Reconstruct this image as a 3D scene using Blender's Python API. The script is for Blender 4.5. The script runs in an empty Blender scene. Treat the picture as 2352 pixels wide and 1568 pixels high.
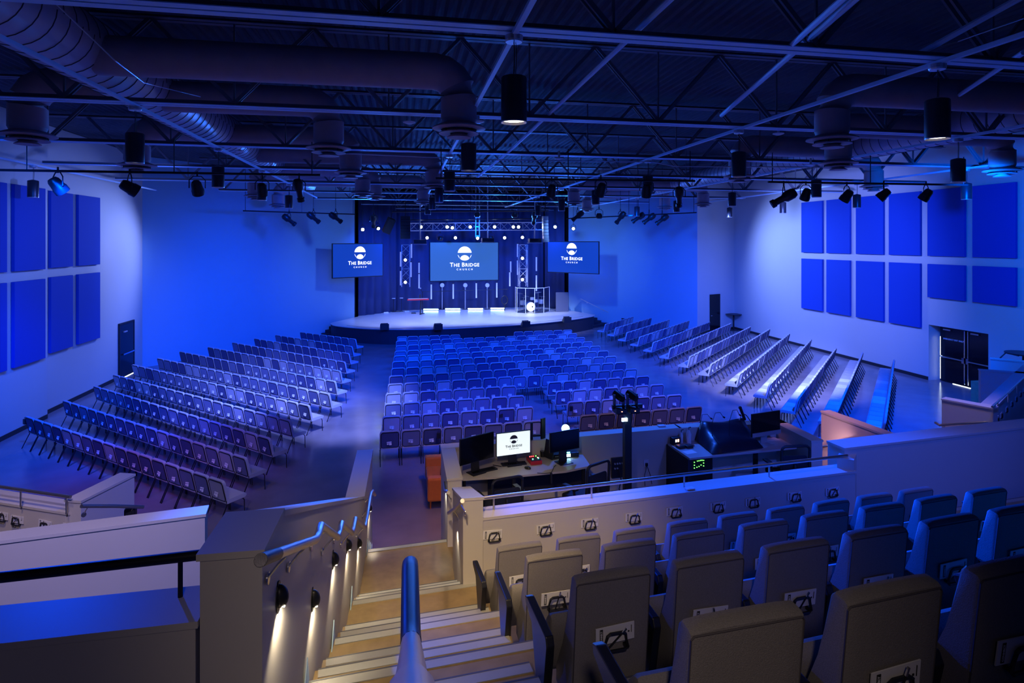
import bpy, bmesh, math, random
from mathutils import Vector, Matrix
random.seed(7)
sc = bpy.context.scene
COL = sc.collection
# ------------------------------------------------------------------ camera, world, exposure
F = 1400.0; HZ = 554.0; CX = 1176.0; EYE = 5.8
A = math.atan(251 / 1400); CA, SA = math.cos(A), math.sin(A)
cd = bpy.data.cameras.new('camera'); cam = bpy.data.objects.new('camera', cd); COL.objects.link(cam)
cam.location = (0, 0, EYE); cam.rotation_euler = (math.pi / 2, 0, -A)
cd.sensor_width = 36; cd.lens = F / 2352 * 36; cd.shift_y = -(784 - HZ) / 2352; cd.clip_start = .05; cd.clip_end = 200
sc.camera = cam
w = bpy.data.worlds.new('world'); sc.world = w; w.use_nodes = True
w.node_tree.nodes['Background'].inputs[0].default_value = (.05, .09, .60, 1)
w.node_tree.nodes['Background'].inputs[1].default_value = .06
sc.view_settings.view_transform = 'Standard'; sc.view_settings.look = 'None'
sc.view_settings.exposure = 0; sc.view_settings.gamma = 1; sc.view_settings.use_curve_mapping = False
sc.cycles.max_bounces = 5; sc.cycles.diffuse_bounces = 3; sc.cycles.glossy_bounces = 3
sc.cycles.sample_clamp_indirect = 4; sc.cycles.use_denoising = True

def Cw(x, d, z=0):
    return Vector((x * CA + d * SA, -x * SA + d * CA, z))
def P(px, py, z):                       # point where the sight line of a pixel meets the height z
    d = F * (EYE - z) / (py - HZ)
    return Cw((px - CX) / F * d, d, z)
def Q(px, py, d):                       # point at depth d
    return Cw((px - CX) / F * d, d, EYE - (py - HZ) * d / F)
def QX(px, X, py=None):                 # point on the vertical plane x = X
    d = X * F / (CA * (px - 925.0))
    return Cw((px - CX) / F * d, d, 0 if py is None else EYE - (py - HZ) * d / F)
UP = Vector((0, 0, 1))

# ------------------------------------------------------------------ lights
def spot(loc, aim, color, power, angle=60, blend=.6, size=.15, name='spot_lamp'):
    l = bpy.data.lights.new(name, 'SPOT'); l.energy = power; l.color = color; l.spot_size = math.radians(angle)
    l.spot_blend = blend; l.shadow_soft_size = size
    o = bpy.data.objects.new(name, l); COL.objects.link(o); o.location = loc
    o.rotation_euler = (Vector(aim) - Vector(loc)).to_track_quat('-Z', 'Y').to_euler()
    return o
BLUE = (0.0, .06, 1.0); BLU2 = (.0, .09, 1.0); LAV = (.21, .27, 1.0); ICE = (.34, .46, 1.0); WARM = (1.0, .72, .40); VIO = (.55, .35, .9)
# lavender and blue wash on the side walls
spot((-7.9, 31.6, 6.9), (-11.75, 25.6, 4.2), (.22, .33, 1), 1900, 88, .8)
spot((-8.4, 26, 6.9), (-11.75, 28.6, 4.4), (.27, .34, 1), 300, 76, 1)
spot((-5.5, 18, 7.2), (-11.75, 25, 3.8), (.10, .19, 1), 1500, 95, 1)
spot((-7, 12.6, 7.2), (-11.6, 17, 3.8), (.0, .10, 1), 1500, 110, 1)
spot((17.2, 34.2, 6.9), (21.65, 30.8, 4.2), (.20, .33, 1), 2100, 118, 1)
spot((16.2, 30, 7.0), (21.65, 30, 4.2), (.16, .27, 1), 1300, 100, 1)
spot((14.5, 22, 7.2), (21.65, 27, 4.4), (.15, .22, 1), 3600, 100, 1)
spot((14.5, 13.2, 7.2), (21.65, 19.5, 4.2), (.0, .11, 1), 3600, 110, 1)
# blue on the diagonal walls
spot((-1, 26, 7.2), (-9.2, 33.4, .6), (0, .10, 1), 2500, 80, 1)
spot((-3.5, 30, 7.2), (-8, 35, 4.5), BLUE, 600, 110, 1)
spot((1, 33, 7.2), (-4.3, 39.6, 3.5), (.12, .3, 1), 900, 70, 1)
spot((10, 27, 7.2), (16.5, 37.5, 1.0), (0, .10, 1), 2700, 80, 1)
spot((12, 31, 7.2), (16, 38, 4.5), BLUE, 550, 110, 1)
spot((9, 33, 7.2), (13, 41.7, 4), (.14, .36, 1), 1300, 70, 1)
# seats
for (x, y, tx, ty, c, p, an) in [(-4, 14.2, -5.2, 23.0, (.24, .31, 1), 9500, 42), (-7, 14.2, -8, 22, BLUE, 5000, 75), (-1, 20, -4.5, 28, BLUE, 6500, 85), (-6, 10.5, -7.5, 17.5, BLUE, 1500, 70),
        (2, 14.2, 2, 24, BLUE, 6500, 80), (7.5, 14.2, 7.5, 22.5, (.02, .08, 1), 5500, 60), (4, 24, 4, 30, BLUE, 5200, 95), (2, 12.4, 1.5, 18, BLUE, 1500, 60),
        (11, 14.2, 15.2, 23.3, (.40, .46, 1), 17000, 40), (13, 14.2, 14.5, 20, BLUE, 9500, 90), (14, 22, 15.5, 31, (.02, .08, 1), 7500, 85),
        (-2, 14.2, -1.7, 20.5, (.30, .38, 1), 6500, 32), (9, 20, 10.4, 28, (.04, .14, 1), 3800, 60), (0, 8.4, -4, 13.5, BLUE, 700, 90), (11, 9, 14, 15, BLUE, 1300, 90)]:
    spot((x, y, 7.2), (tx, ty, 0), c, p, an, .8, .12)
# stage
for (x, y, p, c) in [(-1.5, 33, 3300, ICE), (1.5, 33, 3900, ICE), (4.5, 33, 3900, ICE), (7.5, 33, 3900, ICE), (10, 33, 3300, ICE)]:
    spot((x, y - .6, 7.2), (x * .8 + 1, 39.2, .85), c, p, 50, .8, .15)
spot((4.4, 38, 6.9), (8.6, 41.3, 1.2), (.7, .8, 1), 2600, 40, .8)
spot((4.4, 37.5, 6.9), (4.4, 44, 2.5), BLU2, 2600, 115, 1)
spot((-.0, 38.5, 6.9), (-1.6, 43, 3), BLU2, 1100, 110, 1)
spot((9.2, 38.5, 6.9), (10.6, 44, 3), BLU2, 1100, 110, 1)
# uplights added near the stage lamps to brighten the roof
for x in (-2, 2.5, 6, 10.5):
    spot((x, 38.6, 6.5), (x * .9, 31, 9.6), (.02, .16, 1), 5000, 74, 1, .3)
# house light over the stairs and upper seats, with added spots lacking fixtures
spot((-.3, 1.6, 7.15), (1.2, 6.9, 2.2), WARM, 1000, 34, 1, .14)
spot((.25, 2.9, 7.15), (.1, 4.9, 2.6), WARM, 190, 44, 1, .14)
spot((-.2, -1.2, 7.1), (.9, 4.2, 3.4), (1, .80, .70), 130, 46, 1, .14)
spot((1.2, 6.35, 7.05), (.6, 7.6, 1), WARM, 260, 62, 1, .13)
spot((1.2, 10.6, 7.05), (.6, 11.8, 0), (1, .5, .2), 700, 42, 1, .13)
spot((6.7, 6.35, 7.05), (6.9, 7.4, 2), WARM, 28, 80, 1, .13)
spot((-4.4, 6.3, 7.05), (-6.2, 7.8, 2), (1, .72, .5), 420, 65, 1, .13)
spot((-7.4, 10.8, 7.0), (-6.4, 16, .5), (1, .16, .36), 420, 50, 1, .13)
spot((10.5, 9.5, 7.05), (10.6, 11.2, 1.5), (1, .72, .5), 300, 60, 1, .13)
spot((-2.6, 3.4, 7.1), (-3.5, 7.8, 2.2), (.52, .44, .95), 1050, 58, 1, .13)
spot((-.8, -1.6, 6.9), (-1.0, 2.7, 3.7), (1, .82, .88), 26, 40, 1, .12)
spot((2, 10.2, 7.1), (2, 16.2, .6), (1, .58, .42), 620, 46, 1, .12)
spot((7, 11.2, 7.1), (7, 16.9, .6), (1, .5, .45), 480, 40, 1, .12)
spot((-3.5, 9.5, 7.1), (-4, 14.0, .6), (1, .72, .62), 260, 40, 1, .12)
# spots near the front bar, added to shine back on the upper tiers
spot((1.5, 14.2, 7.2), (4.3, 3.8, 3.8), BLUE, 15000, 34, 1, .12)
spot((2.5, 13, 7.2), (2.1, 7.3, 2.8), (.03, .08, 1), 3600, 19, 1, .12)
spot((-2.5, 14.2, 7.2), (3.6, 4.4, 3.8), BLUE, 15000, 28, 1, .12)
spot((4.5, 14.2, 7.2), (6.2, 5.2, 2.9), BLUE, 10000, 36, 1, .12)
spot((-6, 12, 7.2), (-1.3, 2.9, 4.4), BLUE, 1900, 28, 1, .12)
spot((-3.6, 13, 7.2), (-1.15, 5.9, 3.3), (.0, .10, 1), 9000, 22, 1, .12)
spot((5, 13.6, 7.2), (4.2, 8.9, 2.2), (.02, .12, 1), 2200, 46, 1, .12)
spot((6.5, 2.0, 7.1), (7.5, 8.4, 2.4), (.04, .09, 1), 1000, 56, 1, .12)  # added blue fill on the tall right wall, no fixture here
spot((5.9, 11.2, 7.15), (8.2, 10.9, 1.7), (1, .42, .66), 800, 42, 1, .12)  # added pink fill on the right stair wall, no fixture here

# ------------------------------------------------------------------ materials
MATS = {}
def mat(name, col, rough=.5, metal=0, emit=None, es=0, noise=0, nscale=8, bump=0, bscale=60, spec=.5, trans=0, ior=1.45, vary=None, sheen=0):
    m = bpy.data.materials.new(name); m.use_nodes = True; nt = m.node_tree; b = nt.nodes['Principled BSDF']
    b.inputs['Base Color'].default_value = (*col, 1); b.inputs['Roughness'].default_value = rough; b.inputs['Metallic'].default_value = metal
    b.inputs['Specular IOR Level'].default_value = spec; b.inputs['IOR'].default_value = ior
    if trans: b.inputs['Transmission Weight'].default_value = trans
    if sheen: b.inputs['Sheen Weight'].default_value = sheen
    if emit: b.inputs['Emission Color'].default_value = (*emit, 1); b.inputs['Emission Strength'].default_value = es
    tc = nt.nodes.new('ShaderNodeTexCoord')
    src = None
    if noise:
        n = nt.nodes.new('ShaderNodeTexNoise'); n.inputs['Scale'].default_value = nscale; n.inputs['Detail'].default_value = 5
        nt.links.new(tc.outputs['Object'], n.inputs['Vector'])
        mx = nt.nodes.new('ShaderNodeMix'); mx.data_type = 'RGBA'
        mx.inputs[6].default_value = (*[c * (1 - noise) for c in col], 1); mx.inputs[7].default_value = (*[min(1, c * (1 + noise)) for c in col], 1)
        nt.links.new(n.outputs['Fac'], mx.inputs[0]); src = mx.outputs[2]
    if vary:                                # each copy of the thing gets a cloth a little lighter or darker
        oi = nt.nodes.new('ShaderNodeObjectInfo'); r = nt.nodes.new('ShaderNodeValToRGB'); r.color_ramp.interpolation = 'CONSTANT'
        r.color_ramp.elements[0].color = (*vary[0], 1); r.color_ramp.elements[1].color = (*vary[1], 1); r.color_ramp.elements[1].position = .36
        e = r.color_ramp.elements.new(.78); e.color = (*vary[2], 1)
        nt.links.new(oi.outputs['Random'], r.inputs[0]); src = r.outputs[0]
    if src: nt.links.new(src, b.inputs['Base Color'])
    if bump:
        n2 = nt.nodes.new('ShaderNodeTexNoise'); n2.inputs['Scale'].default_value = bscale; n2.inputs['Detail'].default_value = 3
        nt.links.new(tc.outputs['Object'], n2.inputs['Vector'])
        bp = nt.nodes.new('ShaderNodeBump'); bp.inputs['Strength'].default_value = bump; bp.inputs['Distance'].default_value = .01
        nt.links.new(n2.outputs['Fac'], bp.inputs['Height']); nt.links.new(bp.outputs[0], b.inputs['Normal'])
    MATS[name] = m; return m
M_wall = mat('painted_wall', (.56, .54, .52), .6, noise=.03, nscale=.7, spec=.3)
M_gwall = mat('guard_wall_paint', (.60, .56, .50), .45, noise=.03, nscale=2, spec=.35)
M_wall_bluelit = mat('wall_paint_bluelit', (.26, .45, .60), .6, noise=.03, nscale=.7, spec=.3)  # plain wall paint with the blue wash light mixed into its colour
M_joist_shaded = mat('joist_paint_shaded', (.17, .165, .19), .6, spec=.2)  # joist paint darkened, the shade on webs and chords is in the colour
M_blackwall = mat('black_paint', (.012, .012, .016), .6)
M_base = mat('rubber_base', (.02, .02, .024), .5)
M_floor = mat('polished_concrete', (.23, .20, .225), .2, noise=.28, nscale=1.3, spec=.6, bump=.04, bscale=14)
M_tier = mat('stained_concrete', (.29, .20, .095), .33, noise=.35, nscale=9, spec=.5, bump=.05, bscale=30)
M_nose = mat('step_nosing', (.36, .35, .31), .45, noise=.05, nscale=30)
M_nosed = mat('step_edge_rubber', (.10, .10, .11), .5)
M_deck = mat('roof_deck', (.085, .095, .12), .85, spec=.06, noise=.2, nscale=6)
M_joist_lit = mat('joist_paint_lit', (.55, .78, .98), .55, spec=.4)  # same joist paint lightened and blued, light from below is in the colour
M_duct = mat('duct_wrap', (.44, .34, .36), .6, noise=.12, nscale=5)
M_spiral = mat('spiral_duct', (.5, .46, .50), .42, metal=.1, noise=.05, nscale=4)
M_seam = mat('duct_seam', (.07, .06, .08), .5)
M_pend = mat('pendant_metal', (.05, .055, .07), .35, metal=.4)
M_glow = mat('pendant_lens', (.8, .8, .8), .5, emit=(1, .86, .66), es=5)
M_dimglow = mat('pendant_lens_dim', (.5, .5, .5), .5, emit=(.9, .85, .8), es=.5)
M_black = mat('black_metal', (.018, .018, .022), .4, metal=.3)
M_plastic = mat('black_plastic', (.015, .016, .02), .38)
M_steel = mat('brushed_steel', (.62, .58, .54), .28, metal=.95)
M_chrome = mat('chrome', (.8, .8, .82), .15, metal=1)
M_panel = mat('acoustic_cloth', (.003, .055, .40), .9, noise=.06, nscale=60, bump=.1, bscale=200)
M_chair = mat('chair_cloth', (.3, .3, .34), .85, bump=.15, bscale=160, vary=((.07, .085, .20), (.17, .19, .31), (.42, .42, .48)))
M_seatc = mat('seat_cloth', (.45, .45, .48), .85, bump=.15, bscale=160, vary=((.38, .38, .42), (.5, .5, .53), (.62, .62, .64)))
M_rim = mat('chair_rim_cloth', (.45, .45, .52), .85)
M_frame = mat('chair_frame', (.015, .015, .02), .4, metal=.3)
M_card = mat('card_paper', (.78, .76, .74), .7)
M_ink = mat('ink_black', (.02, .02, .02), .6)
M_tweed = mat('tweed_cloth', (.235, .215, .20), .92, noise=.35, nscale=220, bump=.35, bscale=260)
M_piping = mat('seat_piping', (.09, .08, .085), .8)
M_curtain = mat('stage_curtain', (.05, .07, .18), .85)
M_stage = mat('stage_deck', (.66, .64, .66), .28, noise=.12, nscale=1.8, spec=.5)
M_skirt = mat('stage_skirt', (.02, .02, .03), .6)
M_truss = mat('truss_aluminium', (.55, .56, .6), .35, metal=.7)
M_lampw = mat('stage_lamp_lens', (.8, .85, 1), .4, emit=(.55, .75, 1), es=70)
M_lampv = mat('stage_lamp_violet', (.8, .8, 1), .4, emit=(.55, .5, 1), es=55)
M_led = mat('led_strip', (.8, .85, 1), .4, emit=(.45, .75, 1), es=16)
M_tube = mat('tube_lamp', (.6, .62, .72), .4, emit=(.5, .6, .9), es=.25)
M_screen = mat('screen_slate', (.03, .05, .09), .35, emit=(.03, .12, .42), es=1)
M_screenb = mat('screen_blue', (.02, .03, .1), .25, emit=(.002, .04, .38), es=1)
M_white = mat('logo_white', (.9, .9, .9), .6, emit=(1, 1, 1), es=1.3)
M_wscreen = mat('screen_white', (.9, .95, .95), .4, emit=(.80, .92, .90), es=.95)
M_glogo = mat('logo_grey', (.06, .06, .065), .5)
M_off = mat('screen_off', (.004, .005, .008), .12)
M_orange = mat('orange_leather', (.75, .20, .03), .42, noise=.1, nscale=14, bump=.1, bscale=30)
M_desk = mat('desk_laminate', (.46, .43, .42), .35)
M_glass = mat('acrylic', (.9, .95, 1), .05, trans=1, ior=1.05)
M_mesh = mat('chair_mesh', (.01, .012, .02), .7)
M_red = mat('red_plastic', (.5, .02, .03), .4)
M_redl = mat('red_led', (.9, .1, .1), .4, emit=(1, .05, .05), es=6)
M_green = mat('green_led', (.2, .9, .2), .4, emit=(.15, 1, .1), es=5)
M_aqua = mat('aqua_led', (.3, 1, .8), .4, emit=(.15, 1, .7), es=6)
M_lampo = mat('orange_led', (1, .5, .2), .4, emit=(1, .35, .2), es=5)
M_globe = mat('globe_lamp', (.9, 1, .95), .3, emit=(.55, 1, .85), es=3)
M_bag = mat('vinyl_cover', (.008, .012, .03), .35, bump=.6, bscale=5)
M_drum = mat('drum_shell', (.75, .75, .8), .3)
M_daylight = mat('door_gap_daylight', (1, 1, .9), .4, emit=(.85, 1, .9), es=7)
M_bottle = mat('clear_bottle', (.75, .8, .85), .15, trans=.15)
M_alu = mat('silver_aluminium', (.6, .6, .62), .35, metal=.6)
M_outlet = mat('outlet_plate', (.7, .7, .72), .5)

# ------------------------------------------------------------------ mesh helpers
def BM(): return bmesh.new()
def OBJ(name, bm, m, parent=None, smooth=False, loc=None, rot=None):
    me = bpy.data.meshes.new(name); bmesh.ops.recalc_face_normals(bm, faces=bm.faces); bm.to_mesh(me); bm.free()
    if smooth:
        for p in me.polygons: p.use_smooth = True
        try: me.set_sharp_from_angle(angle=math.radians(40))
        except Exception: pass
    me.materials.append(m if not isinstance(m, str) else MATS[m])
    o = bpy.data.objects.new(name, me); COL.objects.link(o)
    if parent is not None: o.parent = parent
    if loc is not None: o.location = loc
    if rot is not None: o.rotation_euler = rot
    return o
def tag(o, label, cat, group=None, kind=None):
    o['label'] = label; o['category'] = cat
    if group: o['group'] = group
    if kind: o['kind'] = kind
    return o
def THING(name, label, cat, loc=(0, 0, 0), rz=0, group=None):
    o = bpy.data.objects.new(name, None); COL.objects.link(o); o.location = loc; o.rotation_euler = (0, 0, rz)
    o.empty_display_size = .1
    return tag(o, label, cat, group)
def STRUCT(name, bm, m, parent=None, smooth=False):
    o = OBJ(name, bm, m, parent, smooth)
    if parent is None: o['kind'] = 'structure'
    return o
def clone(root, loc=None, rz=None, label=None, group=None):
    def cp(o, par):
        c = o.copy(); COL.objects.link(c)
        if par is not None: c.parent = par
        for ch in KIDS.get(o.name, []): cp(ch, c)
        return c
    r = cp(root, None)
    if loc is not None: r.location = loc
    if rz is not None: r.rotation_euler = (0, 0, rz)
    if label: r['label'] = label
    if group: r['group'] = group
    return r
KIDS = {}
def family(root):
    def rec(o):
        ks = [c for c in COL.objects if c.parent == o]
        if ks: KIDS[o.name] = ks
        for k in ks: rec(k)
    rec(root); return root
def box(bm, c, s, rz=0, bevel=0, M=None):
    r = bmesh.ops.create_cube(bm, size=1)
    mtx = Matrix.Translation(Vector(c)) @ Matrix.Rotation(rz, 4, 'Z') @ Matrix.Diagonal((s[0], s[1], s[2], 1))
    if M is not None: mtx = M @ mtx
    bmesh.ops.transform(bm, matrix=mtx, verts=r['verts'])
    if bevel:
        es = list({e for v in r['verts'] for e in v.link_edges})
        bmesh.ops.bevel(bm, geom=es, offset=bevel, segments=2, profile=.6, affect='EDGES')
def poly(bm, pts):
    return bm.faces.new([bm.verts.new(Vector(p)) for p in pts])
def prism(bm, xy, z0, z1):
    n = len(xy)
    f = z1 if isinstance(z1, (list, tuple)) else [z1] * n
    b = [bm.verts.new((p[0], p[1], z0)) for p in xy]; t = [bm.verts.new((p[0], p[1], f[i])) for i, p in enumerate(xy)]
    bm.faces.new(b[::-1]); bm.faces.new(t)
    for i in range(n): bm.faces.new((b[i], b[(i + 1) % n], t[(i + 1) % n], t[i]))
def extr(bm, pts, vec):
    vec = Vector(vec); n = len(pts)
    b = [bm.verts.new(Vector(p)) for p in pts]; t = [bm.verts.new(Vector(p) + vec) for p in pts]
    bm.faces.new(b[::-1]); bm.faces.new(t)
    for i in range(n): bm.faces.new((b[i], b[(i + 1) % n], t[(i + 1) % n], t[i]))
def tube(bm, pts, r, n=8, closed=False, ry=None):
    pts = [Vector(p) for p in pts]; rings = []; k = len(pts)
    for i, p in enumerate(pts):
        if closed: t = (pts[(i + 1) % k] - pts[i - 1])
        elif i == 0: t = pts[1] - p
        elif i == k - 1: t = p - pts[-2]
        else: t = (pts[i + 1] - p).normalized() + (p - pts[i - 1]).normalized()
        t = t.normalized() if t.length > 1e-9 else UP
        a = UP if abs(t.z) < .95 else Vector((0, 1, 0))
        u = t.cross(a).normalized(); v = u.cross(t)
        rr = r[i] if isinstance(r, (list, tuple)) else r
        rings.append([bm.verts.new(p + u * rr * math.cos(2 * math.pi * j / n) + v * (ry or rr) * math.sin(2 * math.pi * j / n)) for j in range(n)])
    for i in range(k if closed else k - 1):
        a, b = rings[i], rings[(i + 1) % k]
        for j in range(n): bm.faces.new((a[j], a[(j + 1) % n], b[(j + 1) % n], b[j]))
    if not closed: bm.faces.new(rings[0][::-1]); bm.faces.new(rings[-1])
def lathe(bm, prof, n=16, M=None, cap=True):
    rings = []
    for (r, z) in prof:
        vs = [Vector((r * math.cos(2 * math.pi * j / n), r * math.sin(2 * math.pi * j / n), z)) for j in range(n)]
        if M is not None: vs = [M @ v for v in vs]
        rings.append([bm.verts.new(v) for v in vs])
    for a, b in zip(rings, rings[1:]):
        for j in range(n): bm.faces.new((a[j], a[(j + 1) % n], b[(j + 1) % n], b[j]))
    if cap: bm.faces.new(rings[0][::-1]); bm.faces.new(rings[-1])
def ball(bm, c, r, n=12, sz=1):
    x = bmesh.ops.create_uvsphere(bm, u_segments=n, v_segments=max(6, n // 2), radius=r)
    bmesh.ops.transform(bm, matrix=Matrix.Translation(Vector(c)) @ Matrix.Diagonal((1, 1, sz, 1)), verts=x['verts'])
def B(*args, **k):
    bm = BM(); box(bm, *args, **k); return bm
def T_(pts, r, n=8, **k):
    bm = BM(); tube(bm, pts, r, n, **k); return bm
def L_(prof, n=16, **k):
    bm = BM(); lathe(bm, prof, n, **k); return bm
def aimM(loc, aim):
    return Matrix.Translation(Vector(loc)) @ (Vector(aim) - Vector(loc)).to_track_quat('Z', 'Y').to_matrix().to_4x4()
def ring(c, u, v, w_, h_, rad, n=4):      # rounded rectangle in the plane u, v
    c, u, v = Vector(c), Vector(u), Vector(v); out = []
    for (sx, sy, a0) in ((1, 1, 0), (-1, 1, 90), (-1, -1, 180), (1, -1, 270)):
        for k in range(n + 1):
            a = math.radians(a0 + 90 * k / n)
            out.append(c + u * (sx * (w_ / 2 - rad) + rad * math.cos(a)) + v * (sy * (h_ / 2 - rad) + rad * math.sin(a)))
    return out
def text_bm(s, size, M, bold=.0, ext=.002, align='CENTER', spacing=1):
    cu = bpy.data.curves.new('t', 'FONT'); cu.body = s; cu.size = size; cu.align_x = align; cu.align_y = 'CENTER'
    cu.extrude = ext; cu.offset = bold; cu.resolution_u = 2; cu.space_character = spacing
    o = bpy.data.objects.new('t', cu); COL.objects.link(o)
    dg = bpy.context.evaluated_depsgraph_get(); me = bpy.data.meshes.new_from_object(o.evaluated_get(dg))
    bm = BM(); bm.from_mesh(me); bm.transform(M)
    bpy.data.objects.remove(o); bpy.data.meshes.remove(me); bpy.data.curves.remove(cu)
    return bm
def merge(bm, other):
    me = bpy.data.meshes.new('tmp'); other.to_mesh(me); other.free(); bm.from_mesh(me); bpy.data.meshes.remove(me)
ORD = ['first', 'second', 'third', 'fourth', 'fifth', 'sixth', 'seventh', 'eighth', 'ninth', 'tenth', 'eleventh', 'twelfth', 'thirteenth', 'fourteenth', 'fifteenth',
       'sixteenth', 'seventeenth', 'eighteenth', 'nineteenth', 'twentieth', 'twenty-first', 'twenty-second']

# ------------------------------------------------------------------ setting: floor, walls, roof
bm = BM(); prism(bm, [(-13, -4), (24, -4), (24, 48), (-13, 48)], -.2, 0); STRUCT('floor', bm, M_floor)
XL, XL2, XR = -11.75, -11.47, 21.65
YS = QX(109, XL2).y
TOPZ = 9.7
def wallseg(bm, a, b, z0, z1, th=.25, side=1):
    a, b = Vector(a[:2]), Vector(b[:2]); d = (b - a).normalized(); nrm = Vector((-d.y, d.x)) * th * side
    z1s = z1 if isinstance(z1, (tuple, list)) else (z1, z1)
    prism(bm, [a, b, b + nrm, a + nrm], z0, [z1s[0], z1s[1], z1s[1], z1s[0]])
bm = BM(); wallseg(bm, (XL2, -4), (XL2, YS), 0, TOPZ, .5); wallseg(bm, (XL, YS), (XL, 30.5), 0, TOPZ, .25); STRUCT('wall_left', bm, M_wall)
bm = BM(); wallseg(bm, (XL - .15, 30.35), (-3.1, 41), 0, TOPZ); STRUCT('wall_back_left', bm, M_wall_bluelit)
bm = BM(); wallseg(bm, (11.9, 43), (18.2, 35.6), 0, TOPZ); STRUCT('wall_back_right', bm, M_wall_bluelit)
bm = BM(); wallseg(bm, (18.2, 35.6), (XR + .1, 37.25), 0, TOPZ); STRUCT('wall_right_return', bm, M_wall)
dy1, dy0 = QX(2133, XR).y, QX(2270, XR).y            # doorway in the right wall
bm = BM(); wallseg(bm, (XR, 37.3), (XR, dy1), 0, TOPZ); wallseg(bm, (XR, dy1), (XR, dy0), 2.32, TOPZ); wallseg(bm, (XR, dy0), (XR, -4), 0, TOPZ)
box(bm, (XR + .475, dy1 + .06, 1.16), (.45, .12, 2.32)); box(bm, (XR + .475, dy0 - .06, 1.16), (.45, .12, 2.32)); box(bm, (XR + .475, (dy0 + dy1) / 2, 2.36), (.45, dy1 - dy0, .08))
STRUCT('wall_right', bm, M_wall)
bm = BM(); wallseg(bm, (-3.1, 41.05), (-3.1, 46), 0, TOPZ); wallseg(bm, (-3.1, 46), (11.9, 46), 0, TOPZ); wallseg(bm, (11.9, 46), (11.9, 43.05), 0, TOPZ); STRUCT('wall_stage', bm, M_blackwall)
def base(name, a, b, side=-1):
    bm = BM(); wallseg(bm, a, b, 0, .14, .02, side); STRUCT(name, bm, M_base)
base('baseboard_left', (XL2, -4), (XL2, YS - .02)); base('baseboard_left_far', (XL, YS + .02), (XL, 30.3)); base('baseboard_back_left', (XL + .1, 30.7), (-3.3, 40.8))
base('baseboard_back_right', (12.1, 42.7), (18.15, 35.6)); base('baseboard_return', (18.2, 35.6), (XR, 37.2)); base('baseboard_right', (XR, 37.2), (XR, dy1 + .02)); base('baseboard_right_near', (XR, dy0 - .02), (XR, -4))
# corrugated steel roof deck, ribs running towards the stage
bm = BM(); x = -13.0; pts = []
while x < 24:
    pts += [(x, TOPZ), (x + .05, TOPZ + .05), (x + .10, TOPZ + .05), (x + .15, TOPZ)]; x += .20
a = [bm.verts.new((p[0], -4, p[1])) for p in pts]; b = [bm.verts.new((p[0], 47, p[1])) for p in pts]
for i in range(len(pts) - 1): bm.faces.new((a[i], a[i + 1], b[i + 1], b[i]))
STRUCT('ceiling', bm, M_deck)
# roof joists: double angle chords and diagonal struts
JZ = 8.1; JD = 1.5; JA = -math.atan(1400 / (8200 - CX)) + math.pi / 2 - A     # angle between joists and the x axis
ja = math.atan2(1, 1)
jvec = Cw(8200 - CX, F).normalized(); jang = math.atan2(jvec.y, jvec.x)
def angle_pair(bm, L, z, h, gap=.035, w_=.12, flat=False):
    for s in (-1, 1):
        box(bm, (0, s * (gap / 2 + w_ / 2), z + .006), (L, w_, .012))
        if not flat: box(bm, (0, s * (gap / 2 + .006), z + h / 2), (L, .012, h))
strut_me = None; joist_y = []
def strut_bm():
    bm = BM(); L = math.hypot(1.3, JD - .1)
    for s in (-1, 1): box(bm, (0, s * .045, 0), (L, .035, .06))
    return bm
for i in range(9):
    d = 6.68 + 4.75 * i
    c0 = Cw(0, d); tt = (4.95 - c0.x) / jvec.x; c = c0 + jvec * tt
    half = 16.3 if d < 30 else (16.3 if d < 34 else 9)
    if i >= 5: half = (14, 10.5, 8.3, 7.4)[i - 5]
    joist_y.append((c, half))
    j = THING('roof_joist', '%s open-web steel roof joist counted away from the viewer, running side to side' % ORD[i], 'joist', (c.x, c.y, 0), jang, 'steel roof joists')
    bm = BM(); angle_pair(bm, 2 * half - 1.6, JZ, .075, flat=True); OBJ('bottom_flange', bm, M_joist_lit, j)
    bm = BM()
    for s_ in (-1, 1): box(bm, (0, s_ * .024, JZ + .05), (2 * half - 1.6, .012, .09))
    OBJ('bottom_chord', bm, M_joist_shaded, j)
    bm = BM(); angle_pair(bm, 2 * half, JZ + JD - .07, .075); OBJ('top_chord', bm, M_joist_shaded, j)
    if strut_me is None:
        s0 = OBJ('web_strut', strut_bm(), M_joist_shaded); strut_me = s0.data; bpy.data.objects.remove(s0)
        s0 = OBJ('web_post', B((0, 0, 0), (.03, .03, JD - .06)), M_joist_shaded); post_me = s0.data; bpy.data.objects.remove(s0)
    n = int((half - .9) / 1.3); ang = math.atan2(JD - .1, 1.3)
    for k in range(-n, n):
        o = bpy.data.objects.new('web_strut', strut_me); COL.objects.link(o); o.parent = j
        o.location = ((k + .5) * 1.3, 0, JZ + JD / 2); o.rotation_euler = (0, -ang if k % 2 == 0 else ang, 0)
        if k % 2 == 0:
            o = bpy.data.objects.new('web_post', post_me); COL.objects.link(o); o.parent = j; o.location = (k * 1.3, 0, JZ + JD / 2)
    if i < 8:                                              # bridging angles from joist to joist
        pass
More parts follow.
